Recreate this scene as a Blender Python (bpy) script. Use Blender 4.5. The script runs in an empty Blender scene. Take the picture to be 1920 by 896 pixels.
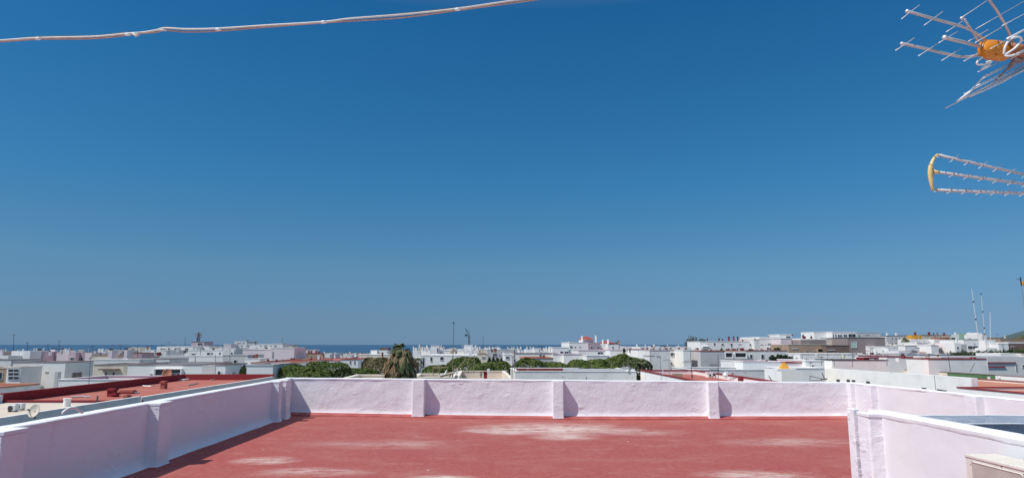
import bpy, bmesh, math, random
from mathutils import Vector, Matrix, noise
R = math.radians
rnd = random.Random(7)
scene = bpy.context.scene
COL = scene.collection

# ------------------------------------------------------------------ camera
CAMZ = 12.0
TH = R(8.66)
F = 1300.0
CT, ST = math.cos(TH), math.sin(TH)

def P(px, py, Y):
    """the point at depth Y that the photograph shows at (px, py)"""
    u = (px - 960) / F; v = (448 - py) / F
    dy = CT - v * ST; dz = ST + v * CT
    return Vector((u / dy * Y, Y, CAMZ + dz / dy * Y))

def PZ(px, py, z):
    u = (px - 960) / F; v = (448 - py) / F
    dy = CT - v * ST; dz = ST + v * CT
    Y = (z - CAMZ) / dz * dy
    return Vector((u / dy * Y, Y, z))

cam_data = bpy.data.cameras.new('camera')
cam = bpy.data.objects.new('camera', cam_data)
COL.objects.link(cam)
cam.location = (0, 0, CAMZ)
cam.rotation_euler = (R(90) + TH, 0, 0)
cam_data.sensor_width = 36
cam_data.lens = F / 1920 * 36
cam_data.clip_start = 0.05
cam_data.clip_end = 90000
scene.camera = cam

# ------------------------------------------------------------------ materials
def new_mat(name):
    m = bpy.data.materials.new(name); m.use_nodes = True
    nt = m.node_tree
    b = nt.nodes['Principled BSDF']
    return m, nt, b

def nd(nt, typ, **kw):
    n = nt.nodes.new(typ)
    for k, v in kw.items():
        if k == 'ins':
            for kk, vv in v.items(): n.inputs[kk].default_value = vv
        else: setattr(n, k, v)
    return n

def c4(c): return (c[0], c[1], c[2], 1)

def mixc(nt, fac, a, b, blend='MIX'):
    n = nt.nodes.new('ShaderNodeMix'); n.data_type = 'RGBA'; n.blend_type = blend
    for sock, v in ((n.inputs[0], fac), (n.inputs[6], a), (n.inputs[7], b)):
        if hasattr(v, 'links'): nt.links.new(v, sock)
        elif isinstance(v, (int, float)): sock.default_value = v
        else: sock.default_value = c4(v)
    return n.outputs[2]

def wpos(nt, scale=(1, 1, 1)):
    g = nt.nodes.new('ShaderNodeNewGeometry')
    mp = nt.nodes.new('ShaderNodeMapping')
    mp.inputs['Scale'].default_value = scale
    nt.links.new(g.outputs['Position'], mp.inputs['Vector'])
    return mp.outputs[0]

def noise_fac(nt, vec, scale, lo, hi, detail=5, rough=.6):
    n = nd(nt, 'ShaderNodeTexNoise', ins={'Scale': scale, 'Detail': detail, 'Roughness': rough})
    nt.links.new(vec, n.inputs['Vector'])
    mr = nd(nt, 'ShaderNodeMapRange', ins={'From Min': lo, 'From Max': hi})
    nt.links.new(n.outputs['Fac'], mr.inputs['Value'])
    return mr.outputs[0]

def add_bump(nt, b, vec, scale, dist, strength=1.0, detail=6, prev=None):
    n = nd(nt, 'ShaderNodeTexNoise', ins={'Scale': scale, 'Detail': detail, 'Roughness': .6})
    nt.links.new(vec, n.inputs['Vector'])
    bp = nd(nt, 'ShaderNodeBump', ins={'Strength': strength, 'Distance': dist})
    nt.links.new(n.outputs['Fac'], bp.inputs['Height'])
    if prev: nt.links.new(prev, bp.inputs['Normal'])
    nt.links.new(bp.outputs[0], b.inputs['Normal'])
    return bp.outputs[0]

def plaster(name, col, dirt=.35, dirtcol=None, scale=.6, bump=.02, rough=.92):
    m, nt, b = new_mat(name)
    d = dirtcol or tuple(c * .62 for c in col)
    v = wpos(nt)
    f1 = noise_fac(nt, v, scale, .48, .75)
    c = mixc(nt, f1, col, tuple(col[i] * (1 - dirt) + d[i] * dirt for i in range(3)))
    vs = wpos(nt, (1.6, 1.6, .18))
    f2 = noise_fac(nt, vs, 1.4, .58, .8)
    c = mixc(nt, f2, c, tuple(col[i] * (1 - dirt * .8) + d[i] * dirt * .8 for i in range(3)))
    nt.links.new(c, b.inputs['Base Color'])
    b.inputs['Roughness'].default_value = rough
    b.inputs['Specular IOR Level'].default_value = .2
    add_bump(nt, b, v, 6, bump, .6)
    return m

def plain(name, col, rough=.6, metal=0, var=.12, scale=3.0):
    m, nt, b = new_mat(name)
    v = wpos(nt)
    f = noise_fac(nt, v, scale, .35, .7)
    nt.links.new(mixc(nt, f, col, tuple(x * (1 - var) for x in col)), b.inputs['Base Color'])
    b.inputs['Roughness'].default_value = rough
    b.inputs['Metallic'].default_value = metal
    return m

M = {}
M['white'] = plaster('white_plaster', (.86, .845, .81))
M['white_grey'] = plaster('worn_white_plaster', (.78, .77, .74), .5)
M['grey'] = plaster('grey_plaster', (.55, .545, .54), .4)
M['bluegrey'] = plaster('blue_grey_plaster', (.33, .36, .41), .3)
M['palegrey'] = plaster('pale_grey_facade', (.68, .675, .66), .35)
M['pink'] = plaster('pink_plaster', (.62, .48, .53), .35)
M['pinkwhite'] = plaster('pale_pink_plaster', (.74, .65, .665), .3)
M['mauve'] = plaster('mauve_plaster', (.46, .35, .385), .3)
M['beige'] = plaster('beige_plaster', (.68, .62, .51), .45)
M['cream'] = plaster('cream_plaster', (.76, .69, .58), .45)
M['tan'] = plaster('tan_plaster', (.42, .3, .22), .4)
M['tanroof'] = plaster('tan_roof_paint', (.62, .54, .44), .5)
M['brown'] = plaster('brown_brick', (.2, .14, .12), .4)
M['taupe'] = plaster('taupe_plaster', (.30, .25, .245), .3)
M['red'] = plaster('faded_red_roof_paint', (.40, .125, .095), .5, (.42, .26, .21))
M['darkred'] = plaster('dark_red_paint', (.26, .04, .045), .3)
M['orange'] = plaster('orange_clay_paint', (.50, .22, .14), .4)
M['yellow'] = plaster('yellow_ochre_paint', (.66, .34, .05), .25)
M['green'] = plaster('green_roof_paint', (.11, .21, .10), .5)
M['greygreen'] = plaster('grey_green_paint', (.22, .33, .28), .3)
M['greyroof'] = plaster('grey_roof_membrane', (.36, .37, .38), .4)
M['rust'] = plain('rusty_red_metal', (.3, .1, .06), .8)
M['dark'] = plain('dark_metal', (.05, .05, .055), .5)
M['steel'] = plain('galvanised_steel', (.42, .42, .43), .45, .6)
M['glass'] = plain('dark_window_glass', (.045, .06, .075), .12, 0, .5)
M['mint'] = plain('mint_glass_bricks', (.42, .58, .52), .3, 0, .1)
M['frame'] = plain('white_window_frame', (.72, .72, .72), .5)
M['wood'] = plain('weathered_wood', (.3, .22, .14), .8)
M['bright'] = plain('bright_white_paint', (.9, .88, .85), .7)
M['loggia_shade'] = plain('painted_loggia_shade', (.09, .09, .1), .9)  # dark colour stands in for the shade inside the loggias

# ------------------------------------------------------------------ mesh builder
WP = {}    # world position of each root (name -> vector)

class MB:
    def __init__(self, fn=None):
        self.v = []; self.f = []; self.fn = fn
    def quad(self, *pts):
        n = len(self.v)
        for p in pts:
            p = Vector(p)
            self.v.append(self.fn(p) if self.fn else p)
        self.f.append(tuple(range(n, n + len(pts))))
    def box(self, x0, x1, y0, y1, z0, z1):
        n = len(self.v)
        for z in (z0, z1):
            for x, y in ((x0, y0), (x1, y0), (x1, y1), (x0, y1)):
                p = Vector((x, y, z)); self.v.append(self.fn(p) if self.fn else p)
        for f in ((3, 2, 1, 0), (4, 5, 6, 7), (0, 1, 5, 4), (1, 2, 6, 5), (2, 3, 7, 6), (3, 0, 4, 7)):
            self.f.append(tuple(n + i for i in f))
        return self
    def tube(self, pts, r, n=8, cap=True, flat=1.0):
        """tube along pts; r a number or list"""
        pts = [Vector(p) for p in pts]
        rs = r if isinstance(r, (list, tuple)) else [r] * len(pts)
        base = len(self.v)
        up = Vector((0, 0, 1))
        for i, p in enumerate(pts):
            if i == 0: d = pts[1] - p
            elif i == len(pts) - 1: d = p - pts[i - 1]
            else: d = pts[i + 1] - pts[i - 1]
            d.normalize()
            a = up if abs(d.z) < .95 else Vector((0, 1, 0))
            s = d.cross(a).normalized(); t = s.cross(d).normalized()
            for k in range(n):
                q = 2 * math.pi * k / n
                w = p + (s * math.cos(q) + t * math.sin(q) * flat) * rs[i]
                self.v.append(self.fn(w) if self.fn else w)
        for i in range(len(pts) - 1):
            for k in range(n):
                a = base + i * n + k; b2 = base + i * n + (k + 1) % n
                self.f.append((a, b2, b2 + n, a + n))
        if cap:
            self.f.append(tuple(base + k for k in reversed(range(n))))
            self.f.append(tuple(base + (len(pts) - 1) * n + k for k in range(n)))
        return self
    def build(self, name, mat, parent=None, smooth=False, bevel=0):
        off = WP.get(parent.name, Vector((0, 0, 0))) if parent else Vector((0, 0, 0))
        me = bpy.data.meshes.new(name)
        me.from_pydata([tuple(v - off) for v in self.v], [], self.f)
        if bevel or not smooth:
            bm = bmesh.new(); bm.from_mesh(me)
            bmesh.ops.recalc_face_normals(bm, faces=bm.faces)
            if bevel:
                bmesh.ops.bevel(bm, geom=list(bm.edges), offset=bevel, segments=2, affect='EDGES', profile=.5)
            bm.to_mesh(me); bm.free()
        me.materials.append(mat)
        if smooth:
            for p in me.polygons: p.use_smooth = True
        o = bpy.data.objects.new(name, me); COL.objects.link(o)
        if parent: o.parent = parent
        WP[o.name] = off
        return o

def tag(o, label=None, cat=None, group=None, kind=None):
    if label: o['label'] = label
    if cat: o['category'] = cat
    if group: o['group'] = group
    if kind: o['kind'] = kind
    return o

def root(name, loc, label, cat, group=None):
    o = bpy.data.objects.new(name, None); COL.objects.link(o)
    o.empty_display_size = .2
    o.location = loc
    WP[o.name] = Vector(loc)
    return tag(o, label, cat, group)

# ------------------------------------------------------------------ world, sun
SUN_EL, SUN_AZ = R(55), R(27)      # the sun stands on the -X side, a little behind the camera
d = Vector((math.cos(SUN_EL) * math.cos(SUN_AZ), math.cos(SUN_EL) * math.sin(SUN_AZ), -math.sin(SUN_EL)))
sun_data = bpy.data.lights.new('sun', 'SUN'); sun_data.energy = 4.3; sun_data.angle = R(.53)
sun_data.color = (1, .955, .89)
sun = bpy.data.objects.new('sun', sun_data); COL.objects.link(sun)
sun.rotation_euler = d.to_track_quat('-Z', 'Y').to_euler()
sun.location = (-20, -5, 40)

world = bpy.data.worlds.new('World'); scene.world = world; world.use_nodes = True
wn = world.node_tree
bg = wn.nodes['Background']
sky = wn.nodes.new('ShaderNodeTexSky'); sky.sky_type = 'NISHITA'
sky.sun_disc = False
sky.sun_elevation = SUN_EL
sx, sy = -d.x, -d.y               # towards the sun
sky.sun_rotation = math.atan2(sx, sy)
sky.altitude = 0; sky.air_density = 1.0; sky.dust_density = 0; sky.ozone_density = 3.0
# sky tint by elevation (world direction); unseen zenith brightened as added fill light
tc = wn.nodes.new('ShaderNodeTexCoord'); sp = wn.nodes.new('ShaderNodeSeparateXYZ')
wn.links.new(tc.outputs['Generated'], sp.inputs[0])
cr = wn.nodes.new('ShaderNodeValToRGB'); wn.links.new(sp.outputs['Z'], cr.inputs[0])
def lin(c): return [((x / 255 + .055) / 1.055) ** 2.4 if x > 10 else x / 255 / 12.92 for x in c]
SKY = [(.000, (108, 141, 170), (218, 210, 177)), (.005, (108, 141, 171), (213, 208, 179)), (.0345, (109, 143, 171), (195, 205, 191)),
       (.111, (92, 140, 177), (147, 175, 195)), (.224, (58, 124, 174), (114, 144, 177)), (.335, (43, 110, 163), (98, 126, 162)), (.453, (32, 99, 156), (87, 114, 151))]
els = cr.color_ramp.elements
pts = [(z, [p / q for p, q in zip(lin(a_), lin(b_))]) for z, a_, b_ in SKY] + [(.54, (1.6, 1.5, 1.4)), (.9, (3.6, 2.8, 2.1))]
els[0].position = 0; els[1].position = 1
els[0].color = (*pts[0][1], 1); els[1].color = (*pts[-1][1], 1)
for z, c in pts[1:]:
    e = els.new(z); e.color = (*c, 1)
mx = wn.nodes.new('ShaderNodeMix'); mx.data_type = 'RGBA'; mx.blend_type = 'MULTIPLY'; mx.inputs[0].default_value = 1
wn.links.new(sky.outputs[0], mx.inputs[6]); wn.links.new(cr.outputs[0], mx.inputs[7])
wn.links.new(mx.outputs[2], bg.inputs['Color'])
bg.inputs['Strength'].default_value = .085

scene.view_settings.view_transform = 'Standard'
scene.view_settings.look = 'None'
scene.view_settings.exposure = 0
scene.view_settings.gamma = 1
scene.view_settings.use_curve_mapping = False
scene.cycles.max_bounces = 6
scene.cycles.diffuse_bounces = 4
scene.cycles.use_denoising = True

# ------------------------------------------------------------------ our terrace
FZ = 10.1
C0 = PZ(545, 777, FZ); C1 = PZ(1600, 783.5, FZ)
LA = PZ(208, 896, FZ)
ldir = (C0 - LA).normalized()
L0 = C0 - ldir * ((C0.y - 3.6) / ldir.y)
R0 = Vector((9.0, 3.6, FZ))

def floorz(x, y):
    t = max(0, min(1, (x - C0.x) / (C1.x - C0.x)))
    dip = .06 * math.sin(math.pi * t) * max(0, min(1, (y - 11) / 6))
    return FZ - dip + .012 * noise.noise(Vector((x * .5, y * .5, 0)))

def wall_paint(name, col, bump=.012):
    m, nt, b = new_mat(name)
    v = wpos(nt)
    f = noise_fac(nt, v, .55, .4, .75, 4)
    c = mixc(nt, f, col, (col[0] * .93, col[1] * .95, col[2] * .99))
    f2 = noise_fac(nt, v, 3.2, .6, .8, 6)
    c = mixc(nt, f2, c, (col[0] * .93, col[1] * .925, col[2] * .93))
    vs = wpos(nt, (2.5, 2.5, .25))
    f3 = noise_fac(nt, vs, 1.6, .62, .85, 5)
    c = mixc(nt, f3, c, (col[0] * .88, col[1] * .87, col[2] * .87))
    nt.links.new(c, b.inputs['Base Color'])
    b.inputs['Roughness'].default_value = .88
    b.inputs['Specular IOR Level'].default_value = .25
    n1 = add_bump(nt, b, v, 3.5, bump * 2.2, .8, 4)
    if bump > .01:      # sparse trowel ridges and patched spots
        f4 = noise_fac(nt, wpos(nt, (1, 1, 1.7)), 4.0, .54, .76, 3, .5)
        f5 = noise_fac(nt, v, .9, .48, .6, 2)
        mm = nt.nodes.new('ShaderNodeMath'); mm.operation = 'MULTIPLY'; nt.links.new(f4, mm.inputs[0]); nt.links.new(f5, mm.inputs[1])
        bp = nd(nt, 'ShaderNodeBump', ins={'Strength': .7, 'Distance': .016}); nt.links.new(mm.outputs[0], bp.inputs['Height']); nt.links.new(n1, bp.inputs['Normal']); n1 = bp.outputs[0]
    add_bump(nt, b, v, 38, bump * .25, .6, 5, n1)
    return m
M['wall'] = wall_paint('pale_pink_lime_wash', (.83, .82, .835))
M['wall_sunny'] = wall_paint('smooth_pale_lilac_wash', (.79, .785, .79), .004)
M['cap'] = wall_paint('bright_white_masonry_paint', (.80, .80, .81), .006)

def frame2d(a, b):
    """along and inward unit vectors of a wall running a -> b with the terrace on its inward side"""
    s = Vector((b.x - a.x, b.y - a.y, 0)); L = s.length; s.normalize()
    w = Vector((s.y, -s.x, 0))
    return s, w, L

def lump(p):
    return .011 * noise.noise(p * 1.1) + .006 * noise.noise(p * 3.3 + Vector((5, 3, 1))) + .0025 * noise.noise(p * 9)

def wall_run(root_o, a, b, ha, hb, thick=.2, cove=True, top_noise=.008, name='wall_face', step=.09, mat=None):
    s, w, L = frame2d(a, b)
    n = max(2, int(L / step))
    cz = [0, .02, .055, .10, .16] if cove else [0, .1]
    cw = [.10, .068, .036, .013, 0] if cove else [0, 0]
    nz = 13
    mb = MB(); rings = []
    for i in range(n + 1):
        t = i / n
        p = Vector((a.x, a.y, 0)) + s * (L * t)
        H = ha + (hb - ha) * t
        ring = []
        fz = floorz(p.x, p.y)
        pts = [(cw[k], fz + cz[k]) for k in range(len(cz))]
        z0 = fz + cz[-1]
        for k in range(1, nz + 1): pts.append((0, z0 + (H - z0) * k / nz))
        for k, (ww, z) in enumerate(pts):
            q = p + w * ww; q.z = z
            q += w * lump(q)
            if k < 4: q += w * .008 * noise.noise(q * 4)
            ring.append(q)
        q = p - w * thick; q.z = H; ring.append(q)
        q = p - w * thick; q.z = FZ - .35; ring.append(q)
        q = p.copy(); q.z = FZ - .35; ring.append(q)
        rings.append(ring)
    m = len(rings[0])
    for r in rings: mb.v += r
    for i in range(n):
        for k in range(m):
            k2 = (k + 1) % m
            mb.f.append((i * m + k, (i + 1) * m + k, (i + 1) * m + k2, i * m + k2))
    mb.f.append(tuple(range(m))); mb.f.append(tuple(n * m + k for k in reversed(range(m))))
    o = mb.build(name, mat or M['wall'], root_o)
    for pl in o.data.polygons: pl.use_smooth = len(pl.vertices) == 4
    o.data.set_sharp_from_angle(angle=R(40)) if hasattr(o.data, 'set_sharp_from_angle') else None
    return o

def coping_run(root_o, a, b, ha, hb, thick=.2, lip=.015, h=.035, name='coping', mat=None, seed=0):
    s, w, L = frame2d(a, b)
    n = max(2, int(L / .12))
    mb = MB(); rings = []
    for i in range(n + 1):
        t = i / n
        p = Vector((a.x, a.y, 0)) + s * (L * t)
        H = ha + (hb - ha) * t
        e = .013 * noise.noise(p * 1.7 + Vector((seed, 0, 0))) + .005 * noise.noise(p * 6)
        prof = [(lip * .3, -.012 + e), (lip, .004 + e), (lip + .002, h * .7), (lip - .012, h), (-thick * .5, h + .008), (-thick, h), (-thick - .015, h * .6), (-thick - .015, -.01)]
        ring = []
        for ww, z in prof:
            q = p + w * (ww + .5 * e); q.z = H + z + .5 * e
            ring.append(q)
        rings.append(ring)
    m = len(rings[0])
    for r in rings: mb.v += r
    for i in range(n):
        for k in range(m):
            k2 = (k + 1) % m
            mb.f.append((i * m + k, (i + 1) * m + k, (i + 1) * m + k2, i * m + k2))
    mb.f.append(tuple(range(m))); mb.f.append(tuple(n * m + k for k in reversed(range(m))))
    return mb.build(name, mat or M['cap'], root_o)

def pilaster(root_o, a, b, s0, s1, p, H, fillet=.035, name='pilaster', capped=True):
    """s0,s1 along the wall a->b; p how far it stands proud; H its top z"""
    s, w, L = frame2d(a, b)
    base = Vector((a.x, a.y, 0))
    mid = base + s * ((s0 + s1) / 2)
    fz = floorz(mid.x + w.x * p, mid.y + w.y * p)
    r = .022
    sec = []
    def arc(cs, cw, a0):
        for k in range(4):
            q = a0 + k / 3 * math.pi / 2
            sec.append((cs + r * math.cos(q), cw + r * math.sin(q)))
    sec.append((s0, -.03))
    arc(s0 + r, p - r, math.pi)            # placeholder orientation fixed below
    sec.clear()
    sec += [(s0, -.03), (s0, p - r), (s0 + r * .3, p - r * .3), (s0 + r, p), (s1 - r, p), (s1 - r * .3, p - r * .3), (s1, p - r), (s1, -.03)]
    cs = (s0 + s1) / 2
    mb = MB(); rings = []
    zs = [0, .012, .035, .07, .12] + [.12 + (H - fz - .12) * k / 9 for k in range(1, 10)]
    fl = [fillet, fillet * .72, fillet * .36, fillet * .12, 0] + [0] * 9
    for z, e in zip(zs, fl):
        ring = []
        for (ss, ww) in sec:
            es = e if ss > cs else -e
            q = base + s * (ss + es) + w * (ww + (e if ww > 0 else 0)); q.z = fz - .01 + z
            q += (w * lump(q) + s * .006 * noise.noise(q * 2.3)) if ww > 0 else Vector((0, 0, 0))
            ring.append(q)
        rings.append(ring)
    m = len(sec)
    for rr in rings: mb.v += rr
    for i in range(len(rings) - 1):
        for k in range(m - 1):
            mb.f.append((i * m + k, i * m + k + 1, (i + 1) * m + k + 1, (i + 1) * m + k))
    mb.f.append(tuple((len(rings) - 1) * m + k for k in range(m)))
    o = mb.build(name, M['wall'], root_o)
    if capped:
        cb = MB(lambda q: base + s * q.x + w * q.y + Vector((0, 0, q.z)))
        cb.box(s0 - .004, s1 + .012, -.03, p + .006, H - .008, H + .041)
        cb.build('pilaster_cap', M['cap'], o, bevel=.009)
    return o

ZL = 12 - .915          # top of the wall at the far corner, from the photograph
ztop = lambda px, py, Y: P(px, py, Y).z
ZC0 = ztop(545, 710.5, C0.y); ZC1 = ztop(1590, 719.5, C1.y)
ZL0 = FZ + .925
print('TOPS', ZC0, ZC1, C0, C1, L0)

wl = root('parapet_wall', (L0.x, L0.y, FZ), 'long shaded mauve parapet wall with white coping beside the satellite dish roofs', 'wall', 'parapet walls round the red terrace')
wall_run(wl, L0, C0, ZL0 - .0, ZC0)
coping_run(wl, L0, C0, ZL0, ZC0, lip=.005)
sL, wLv, LL = frame2d(L0, C0)
def s_at(Y, a=L0, b=C0): return (Y - a.y) / (b.y - a.y) * frame2d(a, b)[2]
def hL(Y): return ZL0 + (ZC0 - ZL0) * (Y - L0.y) / (C0.y - L0.y)
for y0, y1 in ((7.72, 8.12), (11.35, 11.75), (17.75, 18.02), (18.4, 18.7)):
    pilaster(wl, L0, C0, s_at(y0), s_at(y1), .2, hL(y0) - .003)

wb = root('parapet_wall', (C0.x, C0.y, FZ), 'low sunlit pale pink parapet wall across the far side of the red floor', 'wall', 'parapet walls round the red terrace')
# thickness behind
wall_run(wb, C0 + Vector((.0, 0, 0)), C1, ZC0, ZC1)
coping_run(wb, C0 - Vector((.2, 0, 0)), C1 + Vector((.2, -.0, 0)), ZC0, ZC1, seed=4, lip=.002)
sB, wB, LB = frame2d(C0, C1)
def s_px(px, py=750):
    """distance along the far wall seen at px"""
    u = (px - 960) / F; v = (448 - py) / F
    dr = Vector((u, CT - v * ST, 0))
    # a + s*sB = k*dr
    den = sB.x * dr.y - sB.y * dr.x
    return (C0.y * dr.x - C0.x * dr.y) / den
def hB(s): return ZC0 + (ZC1 - ZC0) * s / LB
for x0, x1 in ((775.5, 798.5), (1036.5, 1057), (1325, 1345)):
    s0, s1 = s_px(x0), s_px(x1)
    pilaster(wb, C0, C1, s0, s1, .235, hB(s0) + .034, .022, capped=False)
s0 = s_px(1590); pilaster(wb, C0, C1, s0, s0 + .22, .2, hB(s0) + .034, .04, capped=False)

RW0 = Vector((C1.x + .0, C1.y, FZ)); RW1 = Vector((9.05, 3.6, FZ))
ZR = ZC1 - .0
wr = root('parapet_wall', (RW1.x, RW1.y, FZ), 'bright sunlit pale pink parapet wall beyond the blue-grey membrane', 'wall', 'parapet walls round the red terrace')
RWs = Vector((RW0.x, RW0.y - .002, FZ))
wall_run(wr, RWs, RW1, ZR, ztop(1920, 753, 12.1), mat=M['wall_sunny'])
def hR(Y): return ZR + (ztop(1920, 753, 12.1) - ZR) * (C1.y - Y) / (C1.y - 3.6)
coping_run(wr, RWs, RW1, ZR, ztop(1920, 753, 12.1), seed=9, lip=.002)
def s_r(Y): return (RWs.y - Y) / (RWs.y - RW1.y) * frame2d(RWs, RW1)[2]
for y0, y1 in ((17.75, 17.35), (13.85, 13.5)):
    pilaster(wr, RWs, RW1, s_r(y0), s_r(y1), .17, hR(y0) + .034, .03, capped=False)

# near party wall by the condenser, and the neighbouring grey upstand
ZN = 12 - .915
NA = Vector((4.76, 9.50, FZ)); NB = Vector((4.74, 3.0, FZ))
wn_ = root('parapet_wall', (NA.x, NA.y, FZ), 'pale pink party wall with thick white coping behind the air conditioning unit', 'wall', 'parapet walls round the red terrace')
wall_run(wn_, NA, NB, ZN, ZN, thick=.26, mat=M['wall_sunny'])
coping_run(wn_, NA, NB, ZN, ZN, thick=.26, lip=.006, h=.05, seed=13)
pilaster(wn_, NA, NB, .03, .33, .17, ZN - .004)
# narrow post
po = MB(); po.box(4.585, 4.66, 9.56, 9.74, FZ - .1, ZN + .06)
po = po.build('masonry_post', M['wall'], None, bevel=.008)
tag(po, 'slim pale post standing at the free end of the party wall', 'post')

# floor
m, nt, b = new_mat('worn_red_roof_paint')
v = wpos(nt)
red = (.345, .082, .068)
c = mixc(nt, noise_fac(nt, v, .5, .38, .66, 7, .6), red, (.33, .068, .062))
c = mixc(nt, noise_fac(nt, v, .8, .50, .72, 11, .78), c, (.40, .16, .13))
vx = wpos(nt, (.6, 1.2, 1))
c = mixc(nt, noise_fac(nt, vx, 1.9, .555, .76, 12, .82), c, (.47, .27, .235))
c = mixc(nt, noise_fac(nt, v, 11, .46, .70, 9, .8), c, (.40, .15, .125))
c = mixc(nt, noise_fac(nt, v, 5, .56, .70, 9, .8), c, (.29, .062, .052))
# pale worn patches of their own shape
def patch(c, x, y, rx, ry, amt, col=(.66, .56, .50)):
    g = nt.nodes.new('ShaderNodeNewGeometry')
    mp = nt.nodes.new('ShaderNodeMapping'); mp.vector_type = 'POINT'
    mp.inputs['Location'].default_value = (-x / rx, -y / ry, -FZ)
    mp.inputs['Scale'].default_value = (1 / rx, 1 / ry, 1)
    nt.links.new(g.outputs['Position'], mp.inputs['Vector'])
    ln = nt.nodes.new('ShaderNodeVectorMath'); ln.operation = 'LENGTH'
    nt.links.new(mp.outputs[0], ln.inputs[0])
    mr = nd(nt, 'ShaderNodeMapRange', ins={'From Min': .25, 'From Max': 1.25, 'To Min': amt, 'To Max': 0})
    nt.links.new(ln.outputs['Value'], mr.inputs['Value'])
    nz = noise_fac(nt, wpos(nt, (.7, 1.25, 1)), 1.9, .40, .55, 12, .82)
    nz2 = noise_fac(nt, wpos(nt, (.5, 1.3, 1)), 7, .24, .50, 8, .8)
    m0 = nt.nodes.new('ShaderNodeMath'); m0.operation = 'MULTIPLY'
    nt.links.new(nz, m0.inputs[0]); nt.links.new(nz2, m0.inputs[1])
    mu = nt.nodes.new('ShaderNodeMath'); mu.operation = 'MULTIPLY'
    nt.links.new(mr.outputs[0], mu.inputs[0]); nt.links.new(m0.outputs[0], mu.inputs[1])
    return mixc(nt, mu.outputs[0], c, col)
for (px, py, qx, qy, amt) in ((1035, 799, 150, 11, 1.0), (930, 805, 70, 5, .7), (1060, 815, 60, 7, .75), (500, 862, 60, 7, .95),
                              (590, 884, 110, 8, .6), (830, 894, 60, 4, .9), (1420, 890, 110, 9, .75), (1480, 826, 130, 8, .4), (720, 830, 150, 9, .35), (1200, 806, 80, 6, .5)):
    a0 = PZ(px, py, FZ)
    rx = PZ(px + qx, py, FZ).x - a0.x; ry = abs(PZ(px, py - qy, FZ).y - a0.y)
    c = patch(c, a0.x, a0.y, rx, ry, amt)
vo = nd(nt, 'ShaderNodeTexVoronoi', ins={'Scale': 1.6}); nt.links.new(v, vo.inputs['Vector'])
mr = nd(nt, 'ShaderNodeMapRange', ins={'From Min': .03, 'From Max': .055, 'To Min': 1, 'To Max': 0}); nt.links.new(vo.outputs['Distance'], mr.inputs['Value'])
mu = nt.nodes.new('ShaderNodeMath'); mu.operation = 'MULTIPLY'; nt.links.new(mr.outputs[0], mu.inputs[0]); nt.links.new(noise_fac(nt, v, .8, .5, .55), mu.inputs[1])
c = mixc(nt, mu.outputs[0], c, (.66, .56, .53))
# fine scratches
vs = wpos(nt, (.8, 9, 1))
c = mixc(nt, noise_fac(nt, vs, 2.2, .66, .8, 7, .7), c, (.56, .34, .31))
nt.links.new(c, b.inputs['Base Color']); b.inputs['Roughness'].default_value = .8
b.inputs['Specular IOR Level'].default_value = .25
n1 = add_bump(nt, b, v, 1.2, .02, .5, 5)
add_bump(nt, b, v, 25, .004, .6, 5, n1)
M['floor'] = m

mb = MB(); nx, ny = 60, 60
X0, X1, Y0, Y1 = -6.3, 9.2, 2.0, 19.2
for j in range(ny + 1):
    for i in range(nx + 1):
        x = X0 + (X1 - X0) * i / nx; y = Y0 + (Y1 - Y0) * j / ny
        mb.v.append(Vector((x, y, floorz(x, y))))
for j in range(ny):
    for i in range(nx):
        a = j * (nx + 1) + i
        mb.f.append((a, a + 1, a + nx + 2, a + nx + 1))
o = mb.build('terrace_floor', M['floor'], None, smooth=True); tag(o, kind='structure')

# membrane strip along the foot of the far wall
m, nt, b = new_mat('red_membrane'); v = wpos(nt)
c = mixc(nt, noise_fac(nt, v, 2.2, .4, .7), (.33, .06, .055), (.43, .12, .1))
nt.links.new(c, b.inputs['Base Color']); b.inputs['Roughness'].default_value = .7
M['membrane'] = m
mb = MB(); rings = []
n = 120
for i in range(n + 1):
    s = .02 + (LB - .04) * i / n
    p = C0 + sB * s
    fz = floorz(p.x, p.y)
    e = .012 * noise.noise(Vector((s * 1.3, 3, 0))) + .006 * noise.noise(Vector((s * 5, 3, 0)))
    for ww, z in ((.0, .075), (.09, .070 + e), (.25 + e, .030 + .5 * e), (.262 + e, -.004), (.24, -.06), (0, -.06)):
        q = p + wB * ww; q.z = fz + z; mb.v.append(q)
for i in range(n):
    for k in range(6):
        k2 = (k + 1) % 6
        mb.f.append((i * 6 + k, (i + 1) * 6 + k, (i + 1) * 6 + k2, i * 6 + k2))
mb.f.append(tuple(range(6))); mb.f.append(tuple(n * 6 + k for k in reversed(range(6))))
mb.build('membrane_strip', M['membrane'], wb)

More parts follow.
